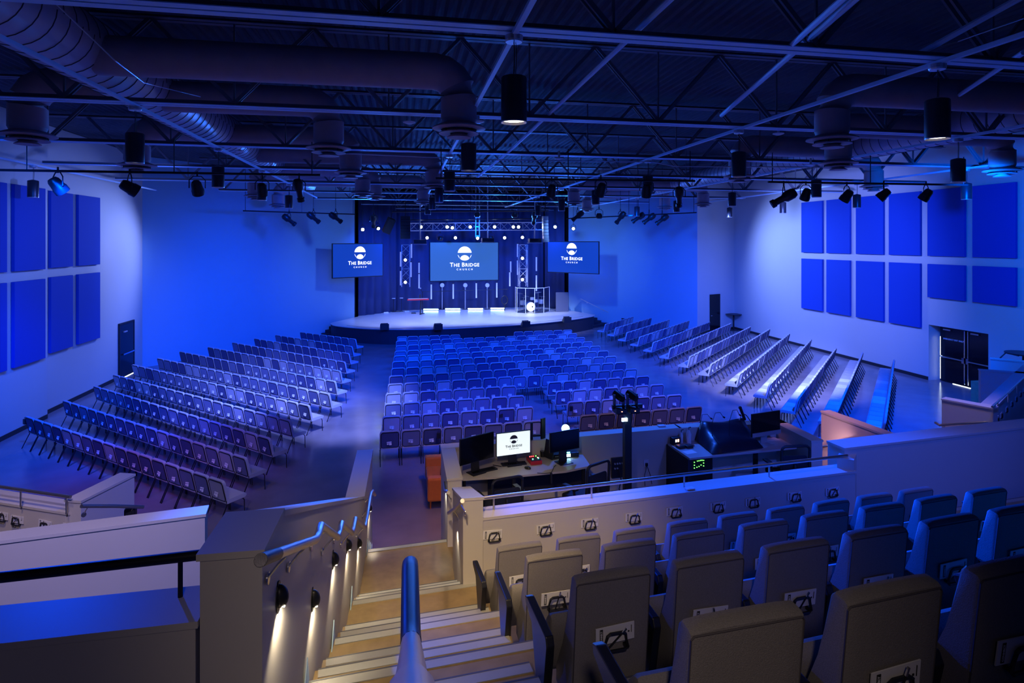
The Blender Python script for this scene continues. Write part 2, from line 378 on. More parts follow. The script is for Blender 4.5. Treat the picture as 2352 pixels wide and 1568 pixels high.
# long slotted rails under the joists that carry the pendants
RAILS = [-10.8, -4.4, 1.2, 6.7, 12.0, 17.3]
def joist_at(i, X):
    c, h = joist_y[i]; t = (X - c.x) / jvec.x; return c.y + jvec.y * t
RN = ['far left', 'left', 'centre', 'right of centre', 'right', 'far right']
for k, X in enumerate(RAILS):
    y1 = 29.5 if X < -10 else (33 if X in (-4.4, 17.3) else 40)
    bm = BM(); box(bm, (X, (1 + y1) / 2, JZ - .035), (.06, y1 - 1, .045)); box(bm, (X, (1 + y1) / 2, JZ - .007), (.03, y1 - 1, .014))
    tag(OBJ('conduit_rail', bm, M_joist_lit), 'long slim steel rail under the joists carrying the %s line of pendants' % RN[k], 'rail', 'pendant rails')
# diagonal bracing pipes between the joists
def pipe(pts, r, m, label, cat='pipe', grp='roof pipes', name='roof_pipe'):
    return tag(OBJ(name, T_(pts, r, 8), m, smooth=True), label, cat, grp)
pipe([Q(1580, -40, 5.9), Q(1265, 258, 11.4), Q(1170, 347, 15.9), Q(1095, 408, 20)], .035, M_joist_lit, 'sprinkler pipe running away over the centre, right of the big pendant')
pipe([Q(2000, -60, 5), Q(1810, 110, 7.4)], .035, M_joist_lit, 'inclined brace beyond the nearest joist at upper right')
for (a, b, n) in [(Q(2030, -60, 5.6), Q(1657, 265, 12), 'second'), (Q(2352, -10, 6.8), Q(2100, 130, 7.9), 'third'), (Q(2352, 120, 8.6), Q(2170, 240, 12.4), 'fourth')]:
    pipe([a, b], .04, M_joist_lit, '%s inclined brace between joists at upper right, counted from the left' % n)
pipe([Q(780, 352, 15.6), Q(1020, 362, 15.4), Q(1045, 371, 15.3), Q(1062, 366, 15.3), Q(1500, 372, 15.6), Q(1550, 382, 15.6), Q(1900, 384, 15.9), Q(1960, 360, 15.9)], .014, M_alu, 'thin copper-toned conduit strung across the third joist', 'conduit', 'roof pipes', 'conduit')
pipe([Q(130, 10, 6.4), Q(265, 140, 7), Q(330, 190, 9), Q(460, 222, 10.5)], .008, M_alu, 'thin cable draped along the big spiral duct', 'cable', None, 'cable')
pipe([Q(2352, 42, 7), Q(2200, 95, 8), Q(2100, 122, 8)], .008, M_alu, 'thin blue cable sloping in from the upper right corner', 'cable', None, 'cable')

# ------------------------------------------------------------------ acoustic panels
def panel(name, X, inward, pa, pb, z0, z1, label, grp):
    ya, yb = QX(pa, X).y, QX(pb, X).y; y0, y1 = sorted((ya, yb))
    bm = BM(); box(bm, (X + inward * .05, (y0 + y1) / 2, (z0 + z1) / 2), (.1, y1 - y0, z1 - z0), bevel=.012)
    tag(OBJ(name, bm, M_panel), label, 'acoustic panel', grp)
LP = [(-75, 8, 'cut by the picture edge'), (25, 97, 'first whole one from the edge'), (110, 161, 'middle one'), (174, 224, 'nearest the corner')]
for i, (a, b, s) in enumerate(LP):
    X = XL2 if i < 2 else XL
    panel('acoustic_panel', X + .012, 1, a, b, 4.9, 7.5, 'tall blue acoustic panel, left wall upper row, ' + s, 'left wall acoustic panels')
    panel('acoustic_panel', X + .012, 1, a, b, 2.03, 4.59, 'tall blue acoustic panel, left wall lower row, ' + s, 'left wall acoustic panels')
RPN = [(1844, 1892), (1901.5, 1955.6), (1969.5, 2032.6), (2045.5, 2117.5), (2134.5, 2220), (2238, 2337.6)]
for i, (a, b) in enumerate(RPN):
    panel('acoustic_panel', XR - .012, -1, a, b, 5.19, 7.92, 'blue acoustic panel on right wall, upper row, %s from the far corner' % ORD[i], 'right wall acoustic panels')
    panel('acoustic_panel', XR - .012, -1, a, b, 3.47 if i > 3 else 2.14, 4.86, 'blue acoustic panel on right wall, lower row, %s%s from the far corner' % ('short, ' if i > 3 else '', ORD[i]), 'right wall acoustic panels')

# ------------------------------------------------------------------ doors
def doorleaf(name, w_, h, label=None):
    bm = BM(); box(bm, (0, 0, h / 2), (w_, .05, h), bevel=.004); o = STRUCT(name, bm, M_off); return o
y0, y1 = QX(273, XL).y, QX(304, XL).y
d1 = doorleaf('door_1', y1 - y0, 2.25); d1.location = (XL + .03, (y0 + y1) / 2, 0); d1.rotation_euler = (0, 0, math.pi / 2); d1['label'] = 'dark door in the left wall by the corner'
OBJ('door_frame', (lambda b: (box(b, (-(y1 - y0) / 2 - .04, 0, 1.14), (.08, .07, 2.28)), box(b, ((y1 - y0) / 2 + .04, 0, 1.14), (.08, .07, 2.28)), box(b, (0, 0, 2.30), (y1 - y0 + .16, .07, .08)), b)[-1])(BM()), M_black, d1)
OBJ('push_bar', B((.05, -.06, 1.0), ((y1 - y0) * .8, .05, .06)), M_chrome, d1); OBJ('closer', B((-.25, -.06, 1.95), (.3, .05, .05)), M_alu, d1)
OBJ('threshold_gap', B((0, -.03, .008), (y1 - y0, .02, .016)), M_daylight, d1)
dr = Vector((XR - 18.2, 1.6, 0)).normalized(); ctr = Vector((18.2, 35.6, 0)) + dr * 1.72
d2 = doorleaf('door_2', 1.02, 2.4); d2.location = ctr + Vector((dr.y, -dr.x, 0)) * .035; d2.rotation_euler = (0, 0, math.atan2(dr.y, dr.x)); d2['label'] = 'black single door in the far right corner'
OBJ('door_handle', B((-.42, -.05, 1.05), (.12, .05, .03)), M_chrome, d2)
XD = XR + .42; ya, yb = dy0 + .02, dy1 - .14; half = (yb - ya) / 2
for k, yc in enumerate((yb - half / 2, ya + half / 2)):
    dd = doorleaf('door_%d' % (3 + k), half - .05, 2.26); dd.location = (XD, yc, .02); dd.rotation_euler = (0, 0, -math.pi / 2)
    dd['label'] = 'black exit door leaf, ' + ('far' if k == 0 else 'near') + ' one of the pair'
    s = 1 if k == 0 else -1
    OBJ('push_bar', T_([(-half * .42, -.09, 1.02), (half * .42, -.09, 1.02)], .035, 8), M_chrome, dd)
    OBJ('latch_box', B((s * half * .42, -.07, 1.02), (.10, .09, .22)), M_chrome, dd)
    OBJ('vertical_rod', T_([(s * (half * .44), -.05, .08), (s * (half * .44), -.05, 2.2)], .018, 8), M_chrome, dd)
    OBJ('closer', B((-half * .2, -.05, 2.14), (.34, .05, .05)), M_alu, dd)
    if k == 0:
        OBJ('lettering', text_bm('EMERGENCY EXIT ONLY', .085, Matrix.Translation((.02, -.028, 1.76)) @ Matrix.Rotation(math.pi / 2, 4, 'X'), .001), M_outlet, dd)
        OBJ('edge_gap', B((-half / 2 + .035, -.027, .95), (.012, .012, 1.75)), M_daylight, dd)
OBJ('threshold_gap', B((-.0, -.03, -.01), (half * 2, .015, .012)), M_daylight, dd)

# ------------------------------------------------------------------ seating tiers and stairs
tv = Cw(4974, F); tv = Vector((tv.x, tv.y, 0)).normalized(); nv = Vector((-tv.y, tv.x, 0)); TA = math.atan2(tv.y, tv.x)
def WL(d): return Cw(-.16 * d - .664, d)           # foot of the stair wall on the left
Z0, RISE = 1.52, .53
EDGE = {0: 8.45, 1: 6.35, 2: 4.93, 3: 3.71, 4: 2.55, 5: 1.4}
TZ = {k: Z0 + RISE * k for k in range(6)}
SR = 13.0
def nosing(parent, a, L, z, w_=.08):
    a = Vector((a.x, a.y, 0)); b = a + tv * L
    bm = BM(); q = [a, b, b - nv * w_, a - nv * w_]
    prism(bm, [(p.x, p.y) for p in q], z - .002, z + .006); OBJ('nosing', bm, M_nose, parent)
    bm = BM(); q = [a + nv * .006, b + nv * .006, b - nv * .006, a - nv * .006]; prism(bm, [(p.x, p.y) for p in q], z - .05, z + .007); OBJ('edge_strip', bm, M_nosed, parent)
names = ['landing', 'first', 'second', 'third', 'fourth', 'fifth']
for k in range(6):
    a = WL(EDGE[k]); back = WL(EDGE[k + 1]) if k < 5 else WL(-1.5)
    LL = SR if k > 0 else 1.62
    q = [a, a + tv * LL, back + tv * LL, back]
    bm = BM(); prism(bm, [(p.x, p.y) for p in q], 0, TZ[k]); o = STRUCT('floor_tier_%s' % names[k], bm, M_tier)
    nosing(o, a + tv * .02, LL - .04, TZ[k])
    if k > 0:
        for m in (1, 2):
            zz = TZ[k] - RISE / 3 * m; aa = WL(EDGE[k] + .36 * m); L2 = 1.36
            q = [aa, aa + tv * L2, WL(EDGE[k] + .36 * (m - 1)) + tv * L2, WL(EDGE[k] + .36 * (m - 1))]
            bm = BM(); prism(bm, [(p.x, p.y) for p in q], TZ[k - 1], zz); s = STRUCT('floor_step_%s_%s' % (names[k], ('upper', 'lower')[m - 1]), bm, M_tier)
            nosing(s, aa + tv * .02, L2 - .04, zz)
for m in range(1, 9):                                  # flight from the landing down to the main floor
    zz = Z0 - m * Z0 / 9; aa = WL(EDGE[0] + .29 * m); pa = WL(EDGE[0] + .29 * (m - 1)); L2 = 1.36
    bm = BM(); prism(bm, [(p.x, p.y) for p in (aa, aa + tv * L2, pa + tv * L2, pa)], 0, zz); s = STRUCT('floor_flight_step', bm, M_tier); nosing(s, aa + tv * .02, L2 - .04, zz)

# ------------------------------------------------------------------ guard walls
def guard(name, a, b, za, zb, th=.25, side=1, z0=0, m=None, cap=.03, label=None):
    a, b = Vector((a.x, a.y, 0)), Vector((b.x, b.y, 0)); bm = BM(); wallseg(bm, a, b, z0, (za - cap, zb - cap), th, side); o = STRUCT(name, bm, m or M_gwall)
    if label: o['label'] = label
    if cap:
        d = (b - a).normalized(); nr = Vector((-d.y, d.x, 0)) * side; e = .012
        A0, B0 = a - nr * e - d * e, b - nr * e + d * e; q = [A0, B0, B0 + nr * (th + 2 * e), A0 + nr * (th + 2 * e)]
        zs = [za, zb, zb, za]; c = BM(); lo = [c.verts.new((p.x, p.y, zs[i] - cap)) for i, p in enumerate(q)]; hi = [c.verts.new((p.x, p.y, zs[i])) for i, p in enumerate(q)]
        c.faces.new(lo[::-1]); c.faces.new(hi)
        for i in range(4): c.faces.new((lo[i], lo[(i + 1) % 4], hi[(i + 1) % 4], hi[i]))
        OBJ('cap', c, M_gwall, o)
    return o
guard('wall_stair_pier', WL(2.66), WL(3.05), 4.46, 4.46, .255, 1)
guard('wall_stair_slope', WL(3.05), WL(7.95), 4.46, 2.47, .25, 1)
guard('wall_stair_end', WL(7.95), WL(9.6), 2.47, 2.52, .22, 1)
cw = Vector((1, 0, 0)); pl = WL(2.66); dirl = (P(0, 1468, 4.18) - P(480, 1415, 4.18)).normalized(); s0 = pl + dirl * .27
gw = guard('wall_cross_aisle', s0, s0 + dirl * 4, 4.18, 4.18, .27, -1)
# booth
g1 = P(1013, 1020, 2.5); g2 = P(1550, 974, 2.5); g3 = P(1792, 963, 2.5); g4 = P(1889, 1010, 2.5)
bl0 = QX(1028, .618)
guard('wall_booth_left', bl0, g1, 2.48, 2.5, .2, -1)
guard('wall_booth_front', g1, g2, 2.5, 2.5, .2, -1)
guard('wall_booth_front_right', g2, g3, 2.5, 2.5, .2, -1)
guard('wall_booth_right', g3, g4, 2.5, 2.5, .2, -1)
w0 = QX(1063.6, .648); w0.z = 0
pr = QX(1040, .648); guard('wall_aisle_pier', w0, pr, 3.0, 2.56, .22, -1)
br = w0 + tv * .2; bend = w0 + tv * 5.28
guard('wall_booth_rear', br, bend, 2.76, 2.76, .25, 1, label='beige half wall with card holders behind the sound booth')
bm = BM(); q = [bl0 + Vector((.2, -.6, 0)), g1 + Vector((.2, -.2, 0)), g2 + Vector((0, -.2, 0)), g3 + Vector((-.1, -.2, 0)), g4 + Vector((-.2, .05, 0)), bend + nv * .25, w0 + nv * .25 + tv * .3]
prism(bm, [(p.x, p.y) for p in q], 0, Z0); STRUCT('floor_booth', bm, M_black)
# right hand guard walls
t0 = Cw((1940 - CX) / F * 8.27, 8.27); guard('wall_right_upper', t0, t0 + tv * 9, 3.0, 3.03, .3, 1)
guard('wall_right_stair', QX(2080, 8.15), P(1886, 943, 2.5), 2.5, 2.5, .2, -1)
bm = BM(); wallseg(bm, bend - tv * .02, t0 + tv * .2, 0, 2.9, .2, 1); STRUCT('wall_right_link', bm, M_gwall)
e1, e2 = P(2282, 938, 2.4), P(2352, 867, 2.4)
e3 = e1 + (e2 - e1) * 2; guard('wall_right_tier_front', e1, e3, 2.4, 2.4, .25, 1)
guard('wall_right_tier_side', P(2163, 915, 2.56), P(2282, 937, 2.56), 2.56, 2.56, .22, 1)
guard('wall_right_ramp', P(2252.6, 850, 2.4), P(2352, 857, 2.4) * 2 - P(2252.6, 850, 2.4), 2.4, 2.4, .2, 1)
guard('wall_right_far_ramp', P(2275, 823, 2.4), P(2352, 830, 2.4) * 2 - P(2275, 823, 2.4), 2.4, 2.4, .2, 1)
# left hand guard walls
lv0, lv1 = P(0, 1241, 3.0), P(470.5, 1179, 3.0)
guard('wall_left_ramp', lv1 + (lv0 - lv1) * 1.6, lv1, 3.0, 3.0, .2, 1)
f0, f1 = P(158.6, 1177, 2.4), P(0, 1152, 2.4); guard('wall_left_tier_front', f1 + (f1 - f0), f0, 2.4, 2.4, .28, 1)
guard('wall_left_tier_side', P(186, 1149, 2.56), P(308.5, 1088, 2.56), 2.56, 2.56, .22, 1)
for i, k in enumerate([1, 2, 3, 4]):                   # steel skirting that follows the steps
    pass
def skirts(name, fn, off, ds):
    bm = BM()
    for (d, z) in ds:
        p0 = fn(d - .16) + off; p1 = fn(d + .03) + off; p2 = fn(d - .02) + off
        extr(bm, [(p0.x, p0.y, z + .004), (p1.x, p1.y, z + .004), (p2.x, p2.y, z + .17)], off.normalized() * .006)
    STRUCT(name, bm, M_joist_lit)
lst = [(EDGE[k] + .36 * m, TZ[k] - RISE / 3 * (m + 1)) for k in (1, 2, 3) for m in (0, 1, 2)] + [(EDGE[k] + .0, TZ[k]) for k in (1, 2, 3)] + [(EDGE[0] + .29 * m, Z0 - m * Z0 / 9) for m in range(0, 4)]
skirts('trim_1', WL, Vector((.012, 0, 0)), lst)

# ------------------------------------------------------------------ stackable chairs of the main floor
def back_plane(z): return -.19 - (z - .40) * .234          # the reclined back
def chair_parts():
    u = Vector((1, 0, 0)); v = Vector((0, -.234, 1)).normalized(); nr = Vector((0, -v.z, v.y))     # nr points to the rear
    out = {}
    bm = BM(); c = Vector((0, back_plane(.64), .64)); pts = ring(c - nr * .055, u, v, .52, .49, .07, 3)
    extr(bm, pts, nr * .055); out['backrest'] = (bm, M_rim)
    bm = BM(); pts = ring(c, u, v, .435, .40, .05, 3); extr(bm, pts, nr * .012); out['back_panel'] = (bm, M_chair)
    bm = BM(); tube(bm, [p + nr * .006 for p in ring(c, u, v, .455, .43, .055, 2)], .011, 5, closed=True)
    for s in (-1, 1):
        tube(bm, [(s * .235, back_plane(.45), .45), (s * .245, -.20, .40), (s * .245, .18, .395)], .012, 5)
    out['frame'] = (bm, M_frame)
    bm = BM(); pts = [(0, -.20, .39), (0, -.20, .45), (0, -.17, .475), (0, .20, .485), (0, .245, .465), (0, .25, .43), (0, .22, .395)]
    extr(bm, [(-.262, p[1], p[2]) for p in pts], (.524, 0, 0)); out['seat'] = (bm, M_seatc)
    return out
def leg_bm(s, front):
    bm = BM()
    if front: tube(bm, [(s * .245, .16, .39), (s * .245, .205, .34), (s * .245, .215, .0)], .011, 5)
    else: tube(bm, [(s * .245, -.17, .40), (s * .245, -.21, .33), (s * .245, -.37, .0)], .012, 5)
    return bm
ME = {}
for k, (bm, m) in chair_parts().items():
    o = OBJ(k, bm, m, smooth=(k in ('frame',))); ME[k] = o.data; bpy.data.objects.remove(o)
for k, (s, f) in {'fl': (-1, True), 'fr': (1, True), 'rl': (-1, False), 'rr': (1, False)}.items():
    o = OBJ('leg', leg_bm(s, f), M_frame, smooth=True); ME['leg' + k] = o.data; bpy.data.objects.remove(o)
def mesh_of(bm, m):
    o = OBJ('x', bm, m); me = o.data; bpy.data.objects.remove(o); return me
bm = BM()
for (x, z, w_, h) in [(0, .045, .12, .036), (0, -.004, .12, .022), (.028, -.052, .062, .055), (-.036, -.045, .045, .035)]:
    box(bm, (x, 0, z), (w_, .006, h))
ME['card'] = mesh_of(bm, M_card)
CHAIRS = []      # (distance, block, row, k, n, location, rz, phrase)
def row(block, r, a, b, n, phrase, start=0, tot=None):
    pa, pb = P(*a, .87), P(*b, .87); pa.z = pb.z = 0
    u = (pb - pa); pitch = u.length / n; u.normalize(); f = Vector((-u.y, u.x, 0)); rz = math.atan2(u.y, u.x)
    for i in range(n):
        p = pa + u * (i + .5) * pitch + f * .30
        CHAIRS.append(((p.x * p.x + p.y * p.y) ** .5, block, r, i + start, tot or n, p, rz))
LR = [((56.3, 956.7), (512, 1108), 17), ((142.3, 919.8), (564.6, 1054), 17), ((213, 886.7), (618.9, 1008.8), 18), ((258, 860.6), (666.3, 967.3), 19), ((301.3, 837.3), (709.8, 932.7), 20),
      ((359.7, 822.6), (756.3, 905.7), 20), ((410.7, 807.2), (770.1, 877), 19), ((475.6, 797), (781.6, 853), 17), ((531.9, 786.5), (792.3, 832), 15), ((582.3, 777.2), (801.7, 812.7), 13),
      ((630.8, 769.3), (808.7, 796.3), 11), ((688, 762.7), (816.6, 779.5), 8)]
for r, (a, b, n) in enumerate(LR): row('left', r, a, b, n, '')
CR = [((870.9, 993), (1246.5, 966.5), (1331.7, 956), (1615, 933.9)), ((876.8, 958.6), (1226.7, 934.8), (1303, 924.4), (1568.3, 906.6)),
      ((881.7, 928.9), (1206, 909), (1276.3, 899.7), (1527.4, 882.9)), ((884.7, 905.2), (1187.2, 886.4), (1257.6, 878.9), (1493.8, 863.7))]
for r, (a, b, c, d) in enumerate(CR): row('centre', r, a, b, 8, '', 0, 8); row('centre right', r, c, d, 7, '', 0, 7)
CR2 = [((889.7, 883.4), (1465.1, 847.3)), ((892.6, 864.7), (1440.4, 832)), ((898, 846.9), (1417.7, 818.2)), ((900.1, 831.4), (1399.5, 805.8)), ((903.5, 818.2), (1380.5, 794.9)),
       ((905.5, 807.3), (1362.7, 784.6)), ((908.4, 794.5), (1344.9, 775.1)), ((908.8, 784), (1326.7, 766.2))]
for r, (a, b) in enumerate(CR2): row('centre', r + 4, a, b, 17, '')
row('centre', 12, (911.4, 774.1), (1057.7, 769.2), 6, ''); row('centre right', 12, (1180.2, 762.8), (1315.3, 757.7), 6, '')
RR = [None, None, ((1834.7, 917.7), (1922.1, 799), 20), ((1768.5, 885), (1865, 778.9), 21), ((1699.3, 860.4), (1815, 765.5), 21), ((1634.1, 837.4), (1769.5, 755.2), 21), ((1585.7, 819.6), (1725.4, 750), 20),
      ((1540.2, 801.2), (1681.1, 742.1), 19), ((1501.3, 787), (1631.8, 739.1), 17), ((1469.5, 774.7), (1584.3, 736.2), 14), ((1440.4, 764.2), (1538.9, 734), 12), ((1414.7, 753.4), (1497.3, 730), 10), ((1391, 745), (1455.6, 727.3), 8)]
for r, t in enumerate(RR):
    if t: row('right', r, *t, '')
for r, far, n in ((1, (1983.4, 809), 20), (0, (2055.7, 825.8), 19)):
    p = P(*far, .87); p.z = 0; u = Vector((math.cos(math.radians(46.6)), math.sin(math.radians(46.6)), 0)); f = Vector((-u.y, u.x, 0)); rz = math.atan2(u.y, u.x)
    for i in range(n):
        q = p - u * (n - i - .5) * .556 + f * .30; CHAIRS.append(((q.x * q.x + q.y * q.y) ** .5, 'right', r, i, n, q, rz))
def seat_phrase(block, r, i, n):
    if block == 'left': return ('%s from the aisle' % ORD[n - 1 - i], '%s row from back, left block' % ORD[r])
    if block == 'right': return ('%s from the aisle' % ORD[i], '%s row from back, right block' % ORD[r])
    if block == 'centre': return ('%s from the left' % ORD[i], '%s row from back, centre block' % ORD[r])
    return ('%s from the right end' % ORD[n - 1 - i], '%s row from back, centre block' % ORD[r])
CHAIRS.sort(key=lambda t: t[0])
GRP = {'left': 'chairs of the left block', 'right': 'chairs of the right block', 'centre': 'chairs of the centre block', 'centre right': 'chairs of the centre block'}
def newo(name, me, parent=None):
    o = bpy.data.objects.new(name, me); COL.objects.link(o); o.parent = parent; return o
NIND = 300
for idx, (dist, block, r, i, n, p, rz) in enumerate(CHAIRS[:NIND]):
    a, b = seat_phrase(block, r, i, n)
    t = THING('stacking_chair', 'grey cushioned chair, %s, %s' % (a, b), 'chair', p, rz, GRP[block])
    for k in ('seat', 'backrest', 'back_panel', 'frame'): newo(k, ME[k], t)
    for k in ('legfl', 'legfr', 'legrl', 'legrr'): newo('leg', ME[k], t)
    hidden = block.startswith('centre') and r > 4
    if not hidden and not (block == 'right' and r < 3):
        M = Matrix.Translation(p) @ Matrix.Rotation(rz, 4, 'Z')
        c = newo('pocket_card', ME['card']); zz = .60 + random.uniform(-.015, .015)
        c.matrix_world = M @ Matrix.Translation((random.uniform(-.03, .05), back_plane(zz) - .02, zz)) @ Matrix.Rotation(-.23, 4, 'X') @ Matrix.Rotation(random.uniform(-.15, .15), 4, 'Y')
        tag(c, 'white card in chair back pocket, %s, %s' % (a.replace(' from the', ' from'), b), 'card', 'white cards in the chair back pockets')
# the remaining far chairs, past three hundred
bm = BM(); me = bpy.data.meshes.new('far_chairs')
mats = [M_seatc, M_rim, M_chair, M_frame]; mi = {'seat': 0, 'backrest': 1, 'back_panel': 2, 'frame': 3, 'legfl': 3, 'legfr': 3, 'legrl': 3, 'legrr': 3}
verts = []; faces = []; fm = []
panel_mats = []
for k, c in enumerate(((.07, .085, .20), (.17, .19, .31), (.42, .42, .48))):
    panel_mats.append(mat('far_chair_cloth_' + 'abc'[k], c, .85))
mats = [M_seatc, M_rim, M_frame] + panel_mats; mi = {'seat': 0, 'backrest': 1, 'frame': 2, 'legfl': 2, 'legfr': 2, 'legrl': 2, 'legrr': 2}
for (dist, block, r, i, n, p, rz) in CHAIRS[NIND:]:
    M = Matrix.Translation(p) @ Matrix.Rotation(rz, 4, 'Z'); pm = random.choice((3, 3, 3, 4, 4, 4, 5))
    for k in ('seat', 'backrest', 'back_panel', 'frame', 'legfl', 'legfr', 'legrl', 'legrr'):
        base_i = len(verts); verts += [tuple(M @ v.co) for v in ME[k].vertices]
        for pl_ in ME[k].polygons: faces.append([base_i + v for v in pl_.vertices]); fm.append(mi.get(k, pm))
me.from_pydata(verts, [], faces)
for m in mats: me.materials.append(m)
me.polygons.foreach_set('material_index', fm)
tag(newo('stacking_chairs_far', me), 'rows of grey cushioned chairs nearest the stage in all blocks', 'chairs', kind='stuff')
# black pouches hung on a few chairs
for (px, py, z, lab) in [(503, 1112, .62, 'black pouch hung on the aisle-end chair of the back left row'), (57, 968, .72, 'black pouch at the wall end of the back left row'), (1008, 1000, .70, 'small black pouch on the third chair of back centre row'),
                         (1151, 952, .70, 'small black pouch on a chair near the end of second centre row'), (1312, 938, .70, 'small black pouch on the gap-end chair of second centre row')]:
    q = P(px, py, z); bm = BM(); box(bm, (0, 0, 0), (.11, .07, .15), bevel=.02); tube(bm, [(-.03, 0, .07), (-.02, 0, .12), (.02, 0, .12), (.03, 0, .07)], .006, 5)
    tag(OBJ('pouch', bm, M_plastic, loc=q, rot=(0, 0, -.7 if px < 600 else 0)), lab, 'pouch')

# ------------------------------------------------------------------ raked theatre seats
W2 = .21
def seat_parts():
    o = {}
    prof = [(-.07, .952), (-.055, .963), (-.012, .968), (.006, .95), (.06, .70), (.12, .52), (.25, .34), (.25, .24), (.03, .20), (.0, .22)]
    bm = BM(); nseg = 6; rings = []
    for k in range(nseg + 1):
        t = k / nseg * 2 - 1; dz = -.007 * t ** 4
        rings.append([bm.verts.new((t * W2, y, z + (dz if z > .9 else 0))) for (y, z) in prof])
    for a, b in zip(rings, rings[1:]):
        for j in range(len(prof)): bm.faces.new((a[j], a[(j + 1) % len(prof)], b[(j + 1) % len(prof)], b[j]))
    bm.faces.new(rings[0]); bm.faces.new(rings[-1][::-1])
    es = [e for e in bm.edges if abs(abs(e.verts[0].co.x) - W2) < 1e-4 and abs(abs(e.verts[1].co.x) - W2) < 1e-4 and e.verts[0].co.x * e.verts[1].co.x > 0 and len(e.link_faces) == 2]
    bmesh.ops.bevel(bm, geom=es, offset=.012, segments=2, profile=.5, affect='EDGES'); o['backrest'] = (bm, M_tweed, True)
    bm = BM()
    tube(bm, [(-W2 + .004, .004, .24), (-W2 + .004, -.068, .93), (-W2 + .014, -.0715, .942), (W2 - .014, -.0715, .942), (W2 - .004, -.068, .93), (W2 - .004, .004, .24)], .0035, 5)
    o['piping'] = (bm, M_piping, True)
    bm = BM(); pr_ = [(.245 + .085 * math.cos(a) * (1 if math.cos(a) > 0 else .7) - .10 * math.sin(a) * .5, .46 + .185 * math.sin(a)) for a in [2 * math.pi * k / 16 for k in range(16)]]
    extr(bm, [(-.262, y, z) for (y, z) in pr_], (.524, 0, 0)); bmesh.ops.bevel(bm, geom=[e for e in bm.edges if abs(e.verts[0].co.x - e.verts[1].co.x) < 1e-4], offset=.018, segments=2, profile=.5, affect='EDGES')
    o['seat_cushion'] = (bm, M_tweed, True)
    bm = BM(); box(bm, (0, .10, .12), (.07, .12, .24), bevel=.01); box(bm, (0, .10, .012), (.30, .2, .024), bevel=.005); o['pedestal'] = (bm, M_plastic, False)
    return o
for k, (bm, m, s) in seat_parts().items():
    oo = OBJ(k, bm, m, smooth=s); ME['t_' + k] = oo.data; bpy.data.objects.remove(oo)
def arm_bm():
    bm = BM(); pts = [(-.045, .0, .60), (-.045, .02, .645), (-.045, .36, .665), (-.045, .40, .65), (-.045, .385, .615), (-.045, .26, .58), (-.045, .17, .30), (-.045, .17, .02), (-.045, .08, .02), (-.045, .07, .32)]
    extr(bm, pts, (.045, 0, 0)); bmesh.ops.bevel(bm, geom=bm.edges[:], offset=.007, segments=2, profile=.5, affect='EDGES'); return bm
ME['arm'] = mesh_of(arm_bm(), M_plastic)
bm = BM()      # black trapezoid loop that holds the card
tube(bm, [(-.068, 0, -.04), (-.05, 0, .035), (-.035, 0, .045), (.035, 0, .045), (.05, 0, .035), (.068, 0, -.04), (.055, 0, -.052), (-.055, 0, -.052)], .0085, 6, closed=True)
box(bm, (-.058, .014, -.04), (.014, .028, .014)); box(bm, (.058, .014, -.04), (.014, .028, .014))
ME['loop'] = mesh_of(bm, M_plastic)
ME['bigcard'] = mesh_of(B((0, 0, 0), (.215, .005, .095)), M_card)
bm = BM(); box(bm, (-.078, -.0035, 0), (.017, .002, .078)); box(bm, (.075, -.0035, .0), (.008, .002, .008)); box(bm, (.09, -.0035, .012), (.003, .002, .04)); ME['strip'] = mesh_of(bm, M_ink)
txt = text_bm('CONNECT', .0135, Matrix.Translation((-.078, -.005, 0)) @ Matrix.Rotation(math.pi / 2, 4, 'X') @ Matrix.Rotation(math.pi / 2, 4, 'Z'), .0004, .0004)
ME['ctext'] = mesh_of(txt, M_card)
bm = BM(); tube(bm, [(-.04, 0, -.045), (.03, 0, .035)], .0045, 6); ME['pen'] = mesh_of(bm, M_black)
bm = BM(); tube(bm, [(.025, 0, .029), (.045, 0, .052)], .0058, 6); ME['pencap'] = mesh_of(bm, M_chrome)
def holder_set(M, where, parent=None, loop_name='card_holder', flip=False):
    # M: frame of the surface, -y pointing out of it
    if parent is None:
        t = newo(loop_name, ME['loop']); t.matrix_world = M @ Matrix.Translation((.005, -.03, -.02)); tag(t, 'black loop holder fixed to ' + where, 'card holder', 'black loop holders on the walls')
    else:
        t = newo('holder_loop', ME['loop'], parent); t.matrix_parent_inverse = Matrix(); t.matrix_local = parent.matrix_world.inverted() @ (M @ Matrix.Translation((.01, -.03, -.03)))
    tw = random.uniform(-.05, .05)
    c = newo('connect_card', ME['bigcard']); c.matrix_world = M @ Matrix.Translation((random.uniform(-.012, .012), -.012, random.uniform(-.004, .006))) @ Matrix.Rotation(tw, 4, 'Y')
    tag(c, 'white card on ' + where, 'card', 'white printed cards in loop holders')
    s = newo('printed_strip', ME['strip'], c); newo('lettering', ME['ctext'], c)
    pn = newo('pen', ME['pen']); pn.matrix_world = M @ Matrix.Translation((.012, -.036, -.01)) @ Matrix.Rotation(random.uniform(-.9, .3), 4, 'Y'); newo('cap', ME['pencap'], pn)
    tag(pn, 'pen in loop on ' + where, 'pen', 'pens in loop holders')
RNAME = ['row by the beige wall', 'second row up', 'third row up', 'nearest row']
SEATS = [((1145, 1266), 3.0, .582, 9), ((1213, 1290), 3.53, .595, 8), ((1325, 1342), 4.06, .575, 6), ((1590, 1461), 4.59, .586, 4)]
